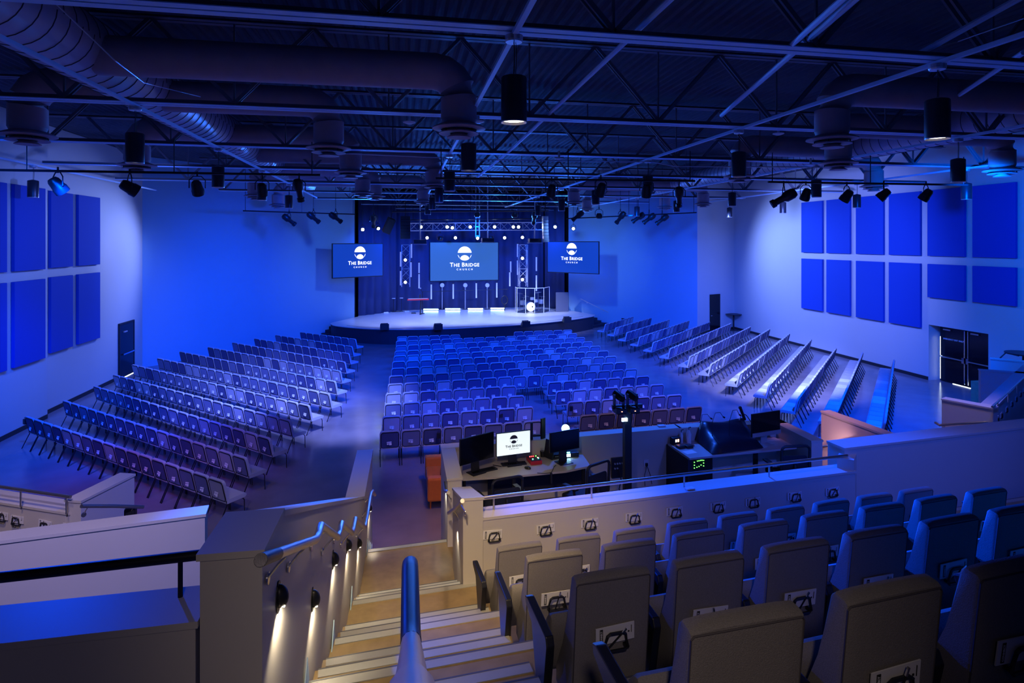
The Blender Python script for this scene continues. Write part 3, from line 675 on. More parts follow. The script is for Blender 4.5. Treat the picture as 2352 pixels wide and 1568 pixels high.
for r, (px, zt, pitch, n) in enumerate(SEATS):
    p0 = P(px[0], px[1], zt); zb = TZ[r + 1]; p0.z = zb
    for i in range(n):
        p = p0 + tv * (W2 + i * pitch) + nv * .075
        rz = TA + random.uniform(-.02, .02)
        lab = 'grey tweed theatre seat, %s from the aisle, %s' % (ORD[i], RNAME[r])
        t = THING('theatre_seat', lab, 'seat', p, rz, 'theatre seats on the raised tiers')
        bpy.context.view_layer.update()
        for k in ('backrest', 'piping', 'seat_cushion', 'pedestal'): newo(k, ME['t_' + k], t)
        if i == 0:
            a = newo('armrest', ME['arm'], t); a.location = (-.30, 0, 0)
        a = newo('armrest', ME['arm'], t); a.location = (.31, 0, 0)
        M = Matrix.Translation(p) @ Matrix.Rotation(rz, 4, 'Z') @ Matrix.Translation((.0, -.047, .655)) @ Matrix.Rotation(.104, 4, 'X')
        if not (r == 0 and i in (2, 3)): holder_set(M, 'back of theatre seat, %s from aisle, %s' % (ORD[i], RNAME[r]), t)
# holders on the wall behind the booth
for i, (px, py) in enumerate([(1133, 1226), (1251, 1212), (1353, 1199), (1455, 1186), (1550, 1172), (1647, 1161), (1728, 1150), (1825, 1137), (1910, 1126)]):
    # meet the wall face: point w0 + tv*s
    rx = (px - CX) / F; dirw = Cw(rx, 1); s = (w0.x * dirw.y - w0.y * dirw.x) / (dirw.x * tv.y - dirw.y * tv.x); q = w0 + tv * s
    d = q.x * SA + q.y * CA; z = EYE - (py - HZ) * d / F
    M = Matrix.Translation((q.x, q.y, z)) @ Matrix.Rotation(TA, 4, 'Z')
    holder_set(M, 'beige booth wall, %s from the stairs' % ORD[i])
fd = (f0 - f1).normalized()
for i, (px, py) in enumerate([(6, 1182), (40, 1191), (105, 1203), (162, 1212)]):
    dirw = Cw((px - CX) / F, 1); s = (f0.x * dirw.y - f0.y * dirw.x) / (dirw.x * fd.y - dirw.y * fd.x); q = f0 + fd * s; d = q.x * SA + q.y * CA
    M = Matrix.Translation((q.x, q.y, EYE - (py - HZ) * d / F)) @ Matrix.Rotation(math.atan2(fd.y, fd.x), 4, 'Z')
    holder_set(M, 'wall of the left tier, %s from the picture edge' % ORD[i])
ed = (e2 - e1).normalized()
for i, px in enumerate([2289, 2298, 2310, 2322, 2332, 2342, 2350]):
    dirw = Cw((px - CX) / F, 1); s = (e1.x * dirw.y - e1.y * dirw.x) / (dirw.x * ed.y - dirw.y * ed.x); q = e1 + ed * s
    M = Matrix.Translation((q.x, q.y, 2.12)) @ Matrix.Rotation(math.atan2(ed.y, ed.x), 4, 'Z')
    holder_set(M, 'wall of the right tier, %s from its pier' % ORD[i])

# ------------------------------------------------------------------ ducts
def duct(name, X, y0, y1, Z, r, label):
    t = THING(name, label, 'duct', (X, y0, Z)); L = y1 - y0
    OBJ('duct_shell', T_([(0, 0, 0), (0, L * .55, 0), (0, L * .56, 0), (0, L, 0)], [r, r, r * .9, r * .9], 28), M_spiral, t, smooth=True)
    bm = BM(); y = .2
    while y < L:
        rr = r if y < L * .55 else r * .9; pts = [(rr * math.cos(a), y + .16 * a / 6.283, rr * math.sin(a)) for a in [6.283 * k / 28 for k in range(29)]]
        tube(bm, pts, .010, 4); y += .32
    OBJ('spiral_seam', bm, M_seam, t, smooth=True)
    return t
duct('spiral_duct', -4.86, 1, 33, 8.77, .5, 'large spiral duct running towards the stage at upper left')
duct('spiral_duct', 13.6, 1, 31, 8.72, .45, 'long spiral duct running towards the stage at upper right')
def drop(px, d, src, label, seams=False):
    c = Cw((px - CX) / F * d, d); t = THING('air_duct', label, 'duct', (c.x, c.y, 0), 0, 'branch ducts with round diffusers'); r = .3
    sx = src - c.x; s = 1 if sx > 0 else -1; zz = 8.62
    pts = [(sx - s * .3, 0, zz)] + [(s * (.42 - .42 * math.sin(a)), 0, zz - .42 + .42 * math.cos(a)) for a in [math.radians(k) for k in (0, 22, 45, 67, 90)]] + [(0, 0, 7.83)]
    OBJ('duct_shell', T_(pts, r, 24), M_duct, t, smooth=True)
    bm = BM(); lathe(bm, [(r, 7.84), (.26, 7.74), (.25, 7.76)], 24, cap=False); lathe(bm, [(.27, 7.77), (.44, 7.70), (.445, 7.68), (.30, 7.66), (.29, 7.70)], 28, cap=False)
    lathe(bm, [(.14, 7.68), (.33, 7.61), (.335, 7.595), (.15, 7.60)], 24, cap=False); lathe(bm, [(.0, 7.66), (.2, 7.54), (.205, 7.53), (.0, 7.53)], 24, cap=False)
    OBJ('diffuser', bm, M_duct, t, smooth=True)
    bm = BM()
    for k in range(4): box(bm, (.3 * math.cos(k * 1.571 + .7), .3 * math.sin(k * 1.571 + .7), 7.67), (.015, .015, .14))
    OBJ('diffuser_bracket', bm, M_black, t)
    return t
DR = [(1054, 10.2, -4.86, 'nearest duct drop with round diffuser left of the big centre pendant'), (755, 12.4, -4.86, 'duct drop with diffuser left of the centre, fed from spiral duct'), (805, 16.8, -4.86, 'third duct drop left of centre, above left screen'),
      (833, 24, -4.86, 'small far duct drop above the left screen'), (997, 20.5, -4.86, 'duct drop behind the pendants above centre seating'), (861, 25.6, -4.86, 'far duct drop left of the truss'), (972, 29, -4.86, 'farthest centre duct drop before the stage'),
      (64, 10.9, -4.86, 'wide duct drop with diffuser at upper left edge'), (315, 15.2, -4.86, 'duct drop behind the left pendant near the left wall'), (586, 25.5, -4.86, 'duct drop above the left blue wall'), (638, 32, -4.86, 'small farthest duct drop left of left screen'),
      (1911, 11.3, 13.6, 'large duct drop with diffuser at upper right'), (1925, 14.8, 13.6, 'second duct drop directly behind the large right one'), (2302, 16.3, 13.6, 'duct drop at the right edge above the panels'), (2007, 21, 13.6, 'duct drop before the right wall panels'),
      (1698, 17.9, 13.6, 'duct drop behind the right-hand pendant'), (1615, 31, 13.6, 'small far duct drop right of the right screen'), (1318, 30, 13.6, 'far duct drop above the right screen'), (1527, 34, 13.6, 'tiny far duct drop above the right blue wall'), (1348, 36, 13.6, 'last duct drop before the stage curtain')]
for (px, d, s, lab) in DR: drop(px, d, s, lab)

# ------------------------------------------------------------------ pendant cylinder lights
def pend_parts(lit):
    t = THING('pendant_light', 'x', 'pendant light')
    OBJ('housing', L_([(.14, 7.10), (.142, 7.11), (.142, 7.585), (.13, 7.60)], 24, cap=False), M_pend, t, smooth=True)
    OBJ('top_cap', L_([(.0, 7.602), (.13, 7.60), (.02, 7.63), (0, 7.63)], 20, cap=False), M_pend, t)
    OBJ('lens', L_([(0, 7.125), (.125, 7.125)], 24, cap=False), M_glow if lit else M_dimglow, t)
    OBJ('rim', L_([(.118, 7.12), (.14, 7.098), (.142, 7.11)], 24, cap=False), M_alu, t, smooth=True)
    bm = BM(); tube(bm, [(0, 0, 7.62), (.008, 0, 7.85), (0, 0, JZ - .1)], .006, 5); tube(bm, [(.02, 0, 7.62), (.03, .0, 7.85), (.02, 0, JZ - .1)], .004, 5); OBJ('cable', bm, M_black, t)
    OBJ('mounting_box', L_([(.0, JZ - .12), (.09, JZ - .12), (.1, JZ - .10), (.1, JZ - .05), (0, JZ - .05)], 18, cap=False), M_alu, t)
    return family(t)
pl1, pl0 = pend_parts(True), pend_parts(False); used = set()
where = {-10.8: 'far left line', -4.4: 'left line', 1.2: 'centre line', 6.7: 'line right of centre', 12.0: 'right line', 17.3: 'far right line'}
for X in RAILS:
    lo, hi = {-10.8: (1, 4), -4.4: (1, 5), 1.2: (0, 6), 6.7: (0, 6), 12.0: (1, 6), 17.3: (1, 6)}[X]; cnt = 0
    for i in range(lo, hi):
        y = joist_at(i, X); dd = X * SA + y * CA; px = CX + F * (X * CA - y * SA) / dd
        if px < -20 or px > 2370: continue
        lit = X in (1.2, 6.7) and i == 0; src = pl1 if lit else pl0
        lab = 'black cylinder pendant, %s, %s from the viewer%s' % (where[X], ORD[cnt], ', glowing warm' if lit else ''); cnt += 1
        if src.name not in used: used.add(src.name); src.location = (X, y, 0); src['label'] = lab; src['group'] = 'cylinder pendants'
        else: clone(src, (X, y, 0), 0, lab, 'cylinder pendants')
# white disc sensors and speakers on the joists
for (px, py, d, lab) in [(940, 281, 11.3, 'white disc detector hung left of the nearest centre duct'), (1788, 307, 12.8, 'white disc detector beside the large right duct drop'), (550, 347, 15.4, 'white disc detector below the spiral duct'),
                         (1284, 364, 15.7, 'white disc detector right of the centre pendants'), (1862, 378, 17, 'white disc detector before the second right duct'), (1098, 279, 11.2, 'white disc detector just behind nearest centre duct')]:
    q = Q(px, py, d); t = THING('ceiling_detector', lab, 'detector', (q.x, q.y, q.z), 0, 'disc detectors')
    OBJ('disc', L_([(0, -.03), (.05, -.03), (.115, -.005), (.115, .01), (0, .02)], 18, cap=False), M_outlet, t, smooth=True); OBJ('stem', T_([(0, 0, .01), (0, 0, JZ - q.z + .02)], .03, 8), M_alu, t)

# ------------------------------------------------------------------ lighting bars and stage lanterns
def pipe_bar(pts, label, r=.028, name='lighting_bar', hang=True):
    t = THING(name, label, 'lighting bar', pts[0]); o = Vector(pts[0]); pp = [Vector(p) - o for p in pts]
    OBJ('pipe', T_(pp, r, 8), M_black, t, smooth=True)
    if hang:
        L = (pp[-1] - pp[0]); n = max(2, int(L.length / 3))
        for k in range(n + 1):
            q = pp[0] + L * (.02 + .96 * k / n); OBJ('hanger_rod', T_([q, q + UP * ((9.72 if pts[0][1] > 25 else JZ + .02) - pts[0][2])], .012, 5), M_black, t)
    return t
bz = 7.35
pipe_bar([(-11.3, 15.1, bz), (-1.9, 14.85, bz)], 'black lighting bar below the joists on the left')
pipe_bar([(.8, 15.1, bz), (7.4, 14.6, bz)], 'black lighting bar below the joists over the centre')
pipe_bar([(9.4, 14.5, bz), (15.3, 14.3, bz)], 'black lighting bar below the joists on the right')
def lantern(name, loc, aim, kind, label, cat, grp, s=1.0, glow=None):
    """loc = centre of the body, aim = point it shines at"""
    loc = Vector(loc); t = THING(name, label, cat, loc, 0, grp); d = (Vector(aim) - loc).normalized(); R = d.to_track_quat('Z', 'Y').to_matrix().to_4x4()
    if kind == 'par': prof = [(0, -.20), (.09, -.19), (.12, -.14), (.135, .02), (.15, .05), (.15, .17), (.14, .17)]
    elif kind == 'ell': prof = [(0, -.34), (.10, -.33), (.14, -.25), (.14, -.05), (.09, .02), (.085, .22), (.11, .24), (.11, .34), (.10, .34)]
    else: prof = [(0, -.12), (.10, -.11), (.15, -.02), (.16, .08), (.13, .13), (.11, .14)]
    prof = [(a * s, b * s) for a, b in prof]
    OBJ('lamp_body', L_(prof, 16, M=R, cap=False), M_plastic, t, smooth=True)
    z = prof[-1][1] - .01; OBJ('lens', L_([(0, z), (prof[-1][0], z)], 16, M=R, cap=False), glow or M_off, t)
    side = d.cross(UP); side = side.normalized() if side.length > .1 else Vector((1, 0, 0)); w_ = .19 * s
    OBJ('yoke', T_([side * w_, side * w_ + UP * .2 * s, side * w_ * .5 + UP * .3 * s, -side * w_ * .5 + UP * .3 * s, -side * w_ + UP * .2 * s, -side * w_], .014 * s, 5), M_black, t)
    OBJ('clamp', T_([UP * .29 * s, UP * (max(.42 * s, 7.385 - loc.z) if loc.y < 20 else .42 * s)], .022 * s, 6), M_black, t)
    if loc.z > 6.1 and loc.y > 20: OBJ('hanger_rod', T_([UP * .4 * s, UP * (9.72 - loc.z)], .012, 5), M_black, t)
    return t
G1 = 'stage lanterns on the front lighting bars'
for (px, py, d, aim, k, lab, s) in [(133, 427, 13.4, (3, -6), 'par', 'black par can over left wall panels, tilted down', 1), (298, 431, 13.9, (6, -4), 'par', 'black par can before the left corner of the hall', 1), (453, 432, 14.2, (0, -5), 'par', 'third par can on the left bar', .9),
        (602, 436, 14.2, (0, -6), 'par', 'fourth par can on left bar, beside a pendant', .8), (687, 437, 14.4, (1, -8), 'ell', 'upright profile lantern ending the left bar', .8), (1267, 438, 15.2, (0, -6), 'par', 'par can over the centre, leftmost of its bar', .8),
        (1380, 436, 15.3, (-1, -6), 'par', 'par can over the centre, second of its bar', .9), (1485, 438, 15.4, (1, -7), 'par', 'par can over the centre, third of its bar', .9), (1560, 452, 15.5, (2, -7), 'ell', 'profile lantern ending the centre bar', .8),
        (1800, 455, 16, (-8, -5), 'ell', 'long profile lantern slanting left before right wall', 1), (1851, 447, 16.1, (0, -7), 'par', 'par can next to the slanting profile lantern', .85), (1945, 450, 16.3, (-2, -6), 'par', 'par can over the first right wall panels', .9),
        (2030, 447, 16.5, (-4, -5), 'par', 'par can over the third right wall panel', .9), (2127, 448, 16.7, (-2, -6), 'par', 'par can at the end of the right bar', .9)]:
    Yb = 15
    for _ in range(4):
        d = Yb / (CA - (px - CX) / F * SA); Xb = Q(px, py, d).x; Yb = 15.1 - (Xb + 11.3) * .0266 if px < 800 else (15.1 - (Xb - .8) * .0758 if px < 1700 else 14.5 - (Xb - 9.4) * .0339)
    q = Q(px, py, d); lantern('par_can' if k == 'par' else 'profile_lantern', q, q + Vector((aim[0], 4, aim[1])), k, lab, 'stage light', G1, s)
b2 = 7.35
pipe_bar([Q(558, 484, 29.5), Q(816, 492, 32.5)], 'thin black lighting bar before the left blue wall', .03)
pipe_bar([Q(1300, 502, 34), Q(1600, 488, 31.5)], 'thin black lighting bar before the right blue wall', .03)
G2 = 'small lanterns near the stage'
for (px, py, d, ax, k, lab) in [(664, 505, 31, 8, 'ell', 'profile lantern left of left screen, slanting right'), (720, 500, 31.5, 8, 'ell', 'second profile lantern above left screen'), (771, 500, 32, 9, 'ell', 'third black profile lantern just above left screen'), (858, 508, 34, 0, 'ell', 'upright profile lantern at the curtain edge'),
        (1327, 496, 34, -8, 'ell', 'profile lantern above the right screen'), (1376, 495, 33.5, 0, 'mov', 'round moving head right of the right screen'), (1425, 500, 33, -4, 'ell', 'slim lantern over right blue wall, first'), (1466, 500, 32.5, -9, 'ell', 'black barn-door lantern over right blue wall'),
        (1491, 502, 32.5, -8, 'ell', 'profile lantern over right blue wall, third'), (1521, 504, 32.3, -8, 'ell', 'profile lantern over right blue wall, rightmost'), (1227, 500, 35, 0, 'ell', 'upright profile lantern over the drum kit'), (1182, 493, 36, 0, 'mov', 'moving head left of the drum kit'), (1096, 492, 36, 0, 'mov', 'moving head over centre screen'),
        (1011, 561, 41.5, 0, 'mov', 'dark moving head hung over left part of centre screen'), (1128, 560, 41.5, 0, 'mov', 'dark moving head hung over right part of centre screen')]:
    q = Q(px, py - (14 if 550 < py else 0), d); lantern('moving_light' if k == 'mov' else 'profile_lantern', q, q + Vector((ax, 5 if k == 'ell' else .5, -7)), k, lab, 'stage light', G2, 1.15)

# ------------------------------------------------------------------ stage
arc = [(-4.35, 38.3), (-3.89, 37.0), (-2.6, 35.8), (-.82, 34.9), (1.97, 34.6), (4.71, 34.95), (7.27, 35.6), (10.0, 36.9), (12.2, 38.5), (12.75, 39.5)]
def smooth_arc(p, n=5):
    out = []
    for i in range(len(p) - 1):
        p0, p1, p2, p3 = [Vector(p[max(0, min(len(p) - 1, i + k))]) for k in (-1, 0, 1, 2)]
        for k in range(n):
            t = k / n; out.append(.5 * ((2 * p1) + (-p0 + p2) * t + (2 * p0 - 5 * p1 + 4 * p2 - p3) * t * t + (-p0 + 3 * p1 - 3 * p2 + p3) * t ** 3))
    out.append(Vector(p[-1])); return [(v.x, v.y) for v in out]
sa = smooth_arc(arc); back_ = [(11.6, 42.9), (11.6, 45.7), (-2.9, 45.7), (-2.9, 41.3)]
st = THING('stage', 'wide black-skirted stage with a curved front and pale glossy top', 'stage')
bm = BM(); prism(bm, sa + back_, .82, .85); OBJ('deck', bm, M_stage, st)
def inset(pts, k): c = Vector((4.3, 42)); return [tuple(Vector(p) + (c - Vector(p)).normalized() * k) for p in pts]
bm = BM(); prism(bm, inset(sa, .06) + back_, .0, .82); OBJ('skirt', bm, M_skirt, st)
bm = BM(); tube(bm, [(x, y, .845) for (x, y) in inset(sa, -.005)], .018, 6); OBJ('edge_trim', bm, M_alu, st)
bm = BM(); c = inset(sa, .55)[6:-5]; tube(bm, [(x, y, .853) for (x, y) in c], .03, 4, ry=.006); OBJ('cable_channel', bm, M_black, st)
for s, (x0, y0, dx, lab) in enumerate([(-3.7, 39.5, -1, 'left of the stage by the blue wall'), (12.3, 40.6, 1, 'right of the stage by the blue wall')]):
    t = THING('stage_steps', 'black wooden steps ' + lab, 'steps', (x0, y0, 0), (.90 if s == 0 else -.86))
    for k in range(4):
        OBJ('step', B((dx * (.18 + .32 * k), 0, (.68 - .17 * k) / 2), (.32, 1.5, .68 - .17 * k), bevel=.01), M_skirt, t); OBJ('tread_edge', B((dx * (.18 + .32 * k), -.74, .68 - .17 * k + .004), (.3, .03, .008)), M_alu, t)
def wall_rail(pts, r, label, name='handrail', m=None, brackets=None, grp=None):
    t = THING(name, label, 'handrail', pts[0], 0, grp); o = Vector(pts[0]); OBJ('rail', T_([Vector(p) - o for p in pts], r, 12), m or M_steel, t, smooth=True)
    for (p, n_) in brackets or []:
        p, n_ = Vector(p) - o, Vector(n_); bm = BM(); tube(bm, [p - UP * r, p - UP * (r + .03) + n_ * .4, p - UP * (r + .09) + n_], .007, 6)
        u = n_.normalized(); lathe(bm, [(0, 0), (.028, 0), (.028, .008), (0, .008)], 12, M=Matrix.Translation(p - UP * (r + .09) + n_) @ (-u).to_track_quat('Z', 'Y').to_matrix().to_4x4(), cap=False)
        OBJ('bracket', bm, M_chrome, t, smooth=True)
    return t
a_, b_ = Q(726, 743, 37.3), Q(788, 704, 39.0); wall_rail([a_, b_ - (b_ - a_) * .1, b_], .025, 'pale handrail on blue wall left of the stage', m=M_alu, brackets=[(a_ + (b_ - a_) * .2, (-.1, .12, 0)), (a_ + (b_ - a_) * .8, (-.1, .12, 0))])
a_, b_ = Q(1397, 717, 40.6), Q(1334, 686, 42.2); wall_rail([a_, b_ - (b_ - a_) * .1, b_], .025, 'pale handrail on blue wall right of the stage', m=M_alu, brackets=[(a_ + (b_ - a_) * .2, (.1, .12, 0)), (a_ + (b_ - a_) * .8, (.1, .12, 0))])
for (px, py, z, lab) in [(883, 757, .85, 'leftmost'), (1006, 757, .85, 'second from left'), (1207, 750, .85, 'third from left'), (1302, 740, .85, 'rightmost')]:
    q = P(px, py, z); bm = BM(); extr(bm, [(-.24, -.16, 0), (-.24, .18, 0), (-.24, .18, .12), (-.24, -.05, .33), (-.24, -.16, .33)], (.48, 0, 0))
    t = OBJ('stage_monitor', bm, M_plastic, loc=q, rot=(0, 0, .1)); tag(t, 'black wedge monitor on the stage lip, ' + lab, 'stage monitor', 'wedge monitors on the stage lip')
    OBJ('grille', B((0, .075, .235), (.4, .012, .24)), M_mesh, t).rotation_euler = (0, 0, 0)
def curtain(pts, z0, z1, label, amp=.07, step=.11):
    bm = BM(); pts = [Vector(p) for p in pts]; lo = []; hi = []; tot = 0
    for a, b in zip(pts, pts[1:]):
        L = (b - a).length; n = int(L / step); u = (b - a) / L; nn = Vector((-u.y, u.x))
        for k in range(n):
            q = a + u * L * k / n; tot += step; off = amp * math.sin(tot * 9.2) + amp * .4 * math.sin(tot * 3.7 + 1)
            q2 = q + nn * off; lo.append(bm.verts.new((q2.x, q2.y, z0))); hi.append(bm.verts.new((q2.x, q2.y, z1)))
    for i in range(len(lo) - 1): bm.faces.new((lo[i], lo[i + 1], hi[i + 1], hi[i]))
    o = OBJ('stage_curtain', bm, M_curtain, smooth=True); o.modifiers.new('s', 'SOLIDIFY').thickness = .02; return tag(o, label, 'curtain', 'stage curtains')
curtain([(-.6, 44.3), (4, 44.9), (10.6, 45.0)], .86, 9.3, 'dark blue pleated backdrop curtain behind centre screen')
curtain([(-2.85, 41.6), (-2.2, 42.2), (-.4, 43.9)], .86, 9.3, 'dark blue pleated side curtain behind left screen')
curtain([(10.4, 44.4), (11.1, 43.8), (11.75, 43.2)], .86, 9.3, 'dark blue pleated side curtain behind right screen')
box_ = B((0, 0, 0), (.9, .06, 1.35)); q = Q(1291, 703, 42.9); tag(OBJ('floor_panel', box_, mat('dull_board', (.13, .13, .16), .8), loc=(q.x, q.y, 1.54)), 'pale upright board leaning at the right curtain', 'board')

# logo and screens
def logo(parent, s, mlogo, x=0, z=0, y=-.03):
    Rr = .30 * s; zc = z + .28 * s
    def flat(pts): bm = BM(); extr(bm, [(x + p[0], y, zc + p[1]) for p in pts], (0, -.004, 0)); return bm
    top = [(Rr * math.cos(a), Rr * math.sin(a)) for a in [math.radians(6 + 168 * k / 24) for k in range(25)]]
    OBJ('logo_mark', flat(top), mlogo, parent)
    r2 = .215 * s; c2 = -.285 * s; h = []
    for k in range(21):
        a = math.radians(4 + 172 * k / 20); h.append((r2 * math.cos(a), c2 + r2 * math.sin(a)))
    low = [p for p in h if p[0] ** 2 + p[1] ** 2 <= Rr * Rr * 1.0]
    a0 = math.atan2(low[-1][1], low[-1][0]); a1 = math.atan2(low[0][1], low[0][0])
    if a0 > 0: a0 -= 2 * math.pi
    low += [(Rr * math.cos(a0 + (a1 - a0) * k / 10), Rr * math.sin(a0 + (a1 - a0) * k / 10)) for k in range(1, 10)]
    OBJ('logo_mark', flat(low), mlogo, parent)
    for sx in (-1, 1):
        out = [(sx * Rr * math.cos(a), -Rr * math.sin(a)) for a in [math.radians(9 + 34 * k / 8) for k in range(9)]]
        e0, e1_ = Vector(out[0]), Vector(out[-1]); inn = [tuple(e1_ + (e0 - e1_) * k / 6 - Vector((sx * .012 * s * math.sin(math.pi * k / 6), 0))) for k in range(1, 6)]
        OBJ('logo_mark', flat(out + inn), mlogo, parent)
    Rm = Matrix.Rotation(math.pi / 2, 4, 'X')
    bm = BM(); cur = 0
    for word, sz, gap in (('T', .245, .028), ('HE', .20, .10), ('B', .245, .028), ('RIDGE', .20, 0)):
        piece = text_bm(word, sz * s, Matrix.Identity(4), .0035 * s, .002, 'LEFT', 1.12)
        lo_, hi_ = min(v.co.x for v in piece.verts), max(v.co.x for v in piece.verts); base_ = min(v.co.y for v in piece.verts)
        piece.transform(Matrix.Translation((cur - lo_, -base_, 0))); cur += hi_ - lo_ + gap * s; merge(bm, piece)
    bm.transform(Matrix.Translation((x - cur / 2, y - .002, z - .28 * s)) @ Rm)
    OBJ('lettering', bm, mlogo, parent)
    OBJ('lettering', text_bm('CHURCH', .105 * s, Matrix.Translation((x, y - .002, z - .40 * s)) @ Rm, .001 * s, .002, spacing=2.0), mlogo, parent)
def screen_thing(name, label, a, b, z0, z1, mscr, mlogo, scale, cat='screen', fr=.05, th=.08, lz=0, lx=0):
    a, b = Vector((a.x, a.y, 0)), Vector((b.x, b.y, 0)); c = (a + b) / 2; W = (b - a).length; u = (b - a).normalized(); H = z1 - z0
    t = THING(name, label, cat, (c.x, c.y, (z0 + z1) / 2), math.atan2(u.y, u.x))
    bm = BM(); box(bm, (0, th / 2, 0), (W, th, H), bevel=min(.01, fr / 3)); OBJ('casing', bm, M_plastic, t)
    OBJ('panel', B((0, -.004, 0), (W - 2 * fr, .008, H - 2 * fr)), mscr, t)
    if mlogo: logo(t, scale, mlogo, lx, lz, -.012)
    return t, W, H
s1, W, H = screen_thing('projection_screen', 'large centre screen with white church logo, above the stage', Q(987, 560, 44.0), Q(987, 560, 44.0) + tv * 5.13, 2.9, 5.75, M_screen, M_white, 1.72, fr=.04, lz=.1)
s2, W, H = screen_thing('wall_screen', 'left angled wall screen with white church logo', Q(763, 600, 36.2), Q(880, 600, 38.8), 3.58, 5.68, M_screenb, M_white, 1.30, fr=.05, lz=.1, lx=.1)
s3, W, H = screen_thing('wall_screen', 'right angled wall screen with white church logo', Q(1257, 590, 41.2), Q(1376, 590, 38.7), 3.70, 5.80, M_screenb, M_white, 1.30, fr=.05, lz=.18, lx=-.05)
for s_, dx in ((s2, -1), (s3, 1)): OBJ('mounting_arm', T_([(0, .06, 0), (0, 1.6, 0)], .05, 8), M_black, s_)

# truss, hanging lights
def truss(name, a, b, s, label, step=.5):
    a, b = Vector(a), Vector(b); L = (b - a); u = L.normalized(); side = u.cross(UP) if abs(u.z) < .9 else Vector((1, 0, 0)); side.normalize(); up2 = side.cross(u)
    t = THING(name, label, 'truss', a); crn = [side * s / 2 + up2 * s / 2, -side * s / 2 + up2 * s / 2, -side * s / 2 - up2 * s / 2, side * s / 2 - up2 * s / 2]
    bm = BM()
    for c in crn: tube(bm, [c, c + L], .028, 6)
    OBJ('chord', bm, M_truss, t, smooth=True); bm = BM(); n = int(L.length / step)
    for k in range(n):
        for i in range(4):
            c0, c1 = crn[i], crn[(i + 1) % 4]
            if k % 2: c0, c1 = c1, c0
            tube(bm, [c0 + u * k * step, c1 + u * (k + 1) * step], .014, 4)
        if k % 3 == 0:
            for i in range(4): tube(bm, [crn[i] + u * k * step, crn[(i + 1) % 4] + u * k * step], .018, 4)
    OBJ('lattice', bm, M_truss, t); return t
truss('box_truss', Q(942, 521, 40.5), Q(1250, 519, 40.9), .5, 'long horizontal aluminium truss above the centre screen')
for (px, lab) in ((932, 'left'), (1201, 'right')):
    truss('tower_truss', Q(px, 562, 42), Q(px, 658, 42), .55, 'hanging vertical truss %s of centre screen' % lab, .55)
t = THING('hanging_pole', 'pair of bright vertical poles hung above centre screen', 'pole', Q(1097, 545, 40)); OBJ('pole', T_([(-.12, 0, 0), (-.12, 0, 3.65)], .035, 6), M_truss, t); OBJ('pole', T_([(.12, 0, 0), (.12, 0, 3.65)], .035, 6), M_truss, t)
for z in (.1, .7, 1.3): OBJ('coupler', B((0, 0, z), (.3, .07, .07)), M_truss, t)
pipe_bar([Q(942, 505, 39.5), Q(1250, 502, 39.9)], 'pale pipe over the stage truss', .03, 'stage_pipe')
pipe_bar([Q(900, 486, 33), Q(1260, 484, 33.4)], 'black pipe crossing above the stage front', .035, 'stage_pipe')
LN = [(833, 527, 38, 'v', 'violet-white lamp over left screen, leftmost of all'), (868, 523, 39, 'w', 'white lamp over left screen, near the curtain edge'), (967, 521, 40.2, 'w', 'blazing white lamp at the left end of truss'), (1027, 521, 40.3, 'w', 'blazing white lamp second along the truss'),
      (1039, 523, 40.6, 'w', 'small lamp close to the second truss lamp'), (1080, 521, 40.4, 'w', 'blazing white lamp just left of the twin poles'), (1136, 521, 40.5, 'w', 'blazing white lamp right of the twin poles'), (1179, 521, 40.6, 'w', 'small truss lamp, left of the right pair'),
      (1191, 521, 40.6, 'w', 'small truss lamp, right of the right pair'), (1275, 521, 40.5, 'w', 'small white lamp above the right screen'), (1317, 525, 40.5, 'v', 'violet-white lamp over the curtain edge at right'),
      (981, 546, 42.5, 'v', 'violet lamp at upper left of centre screen'), (1046, 546, 42.6, 'v', 'violet lamp over centre screen, second'), (1097, 547, 42.6, 'v', 'violet lamp under the twin poles'), (1159, 546, 42.6, 'v', 'violet lamp right of centre screen top'), (1200, 545, 42, 'v', 'violet lamp atop the right tower'),
      (931, 597, 41.6, 'v', 'violet lamp high in the left tower'), (931, 648, 41.6, 'v', 'violet lamp at the foot of left tower'), (1200, 593, 41.6, 'v', 'violet lamp in the right tower middle'), (1200, 642, 41.6, 'v', 'violet lamp at the foot of right tower')]
for (px, py, d, k, lab) in LN:
    q = Q(px, py, d); lantern('wash_light', q, Vector((0, 0, 5.8)) if px != 868 else Vector((2, 30, 1)), 'mov', lab, 'stage light', 'lit stage lamps', .85, M_lampw if k == 'w' else M_lampv)
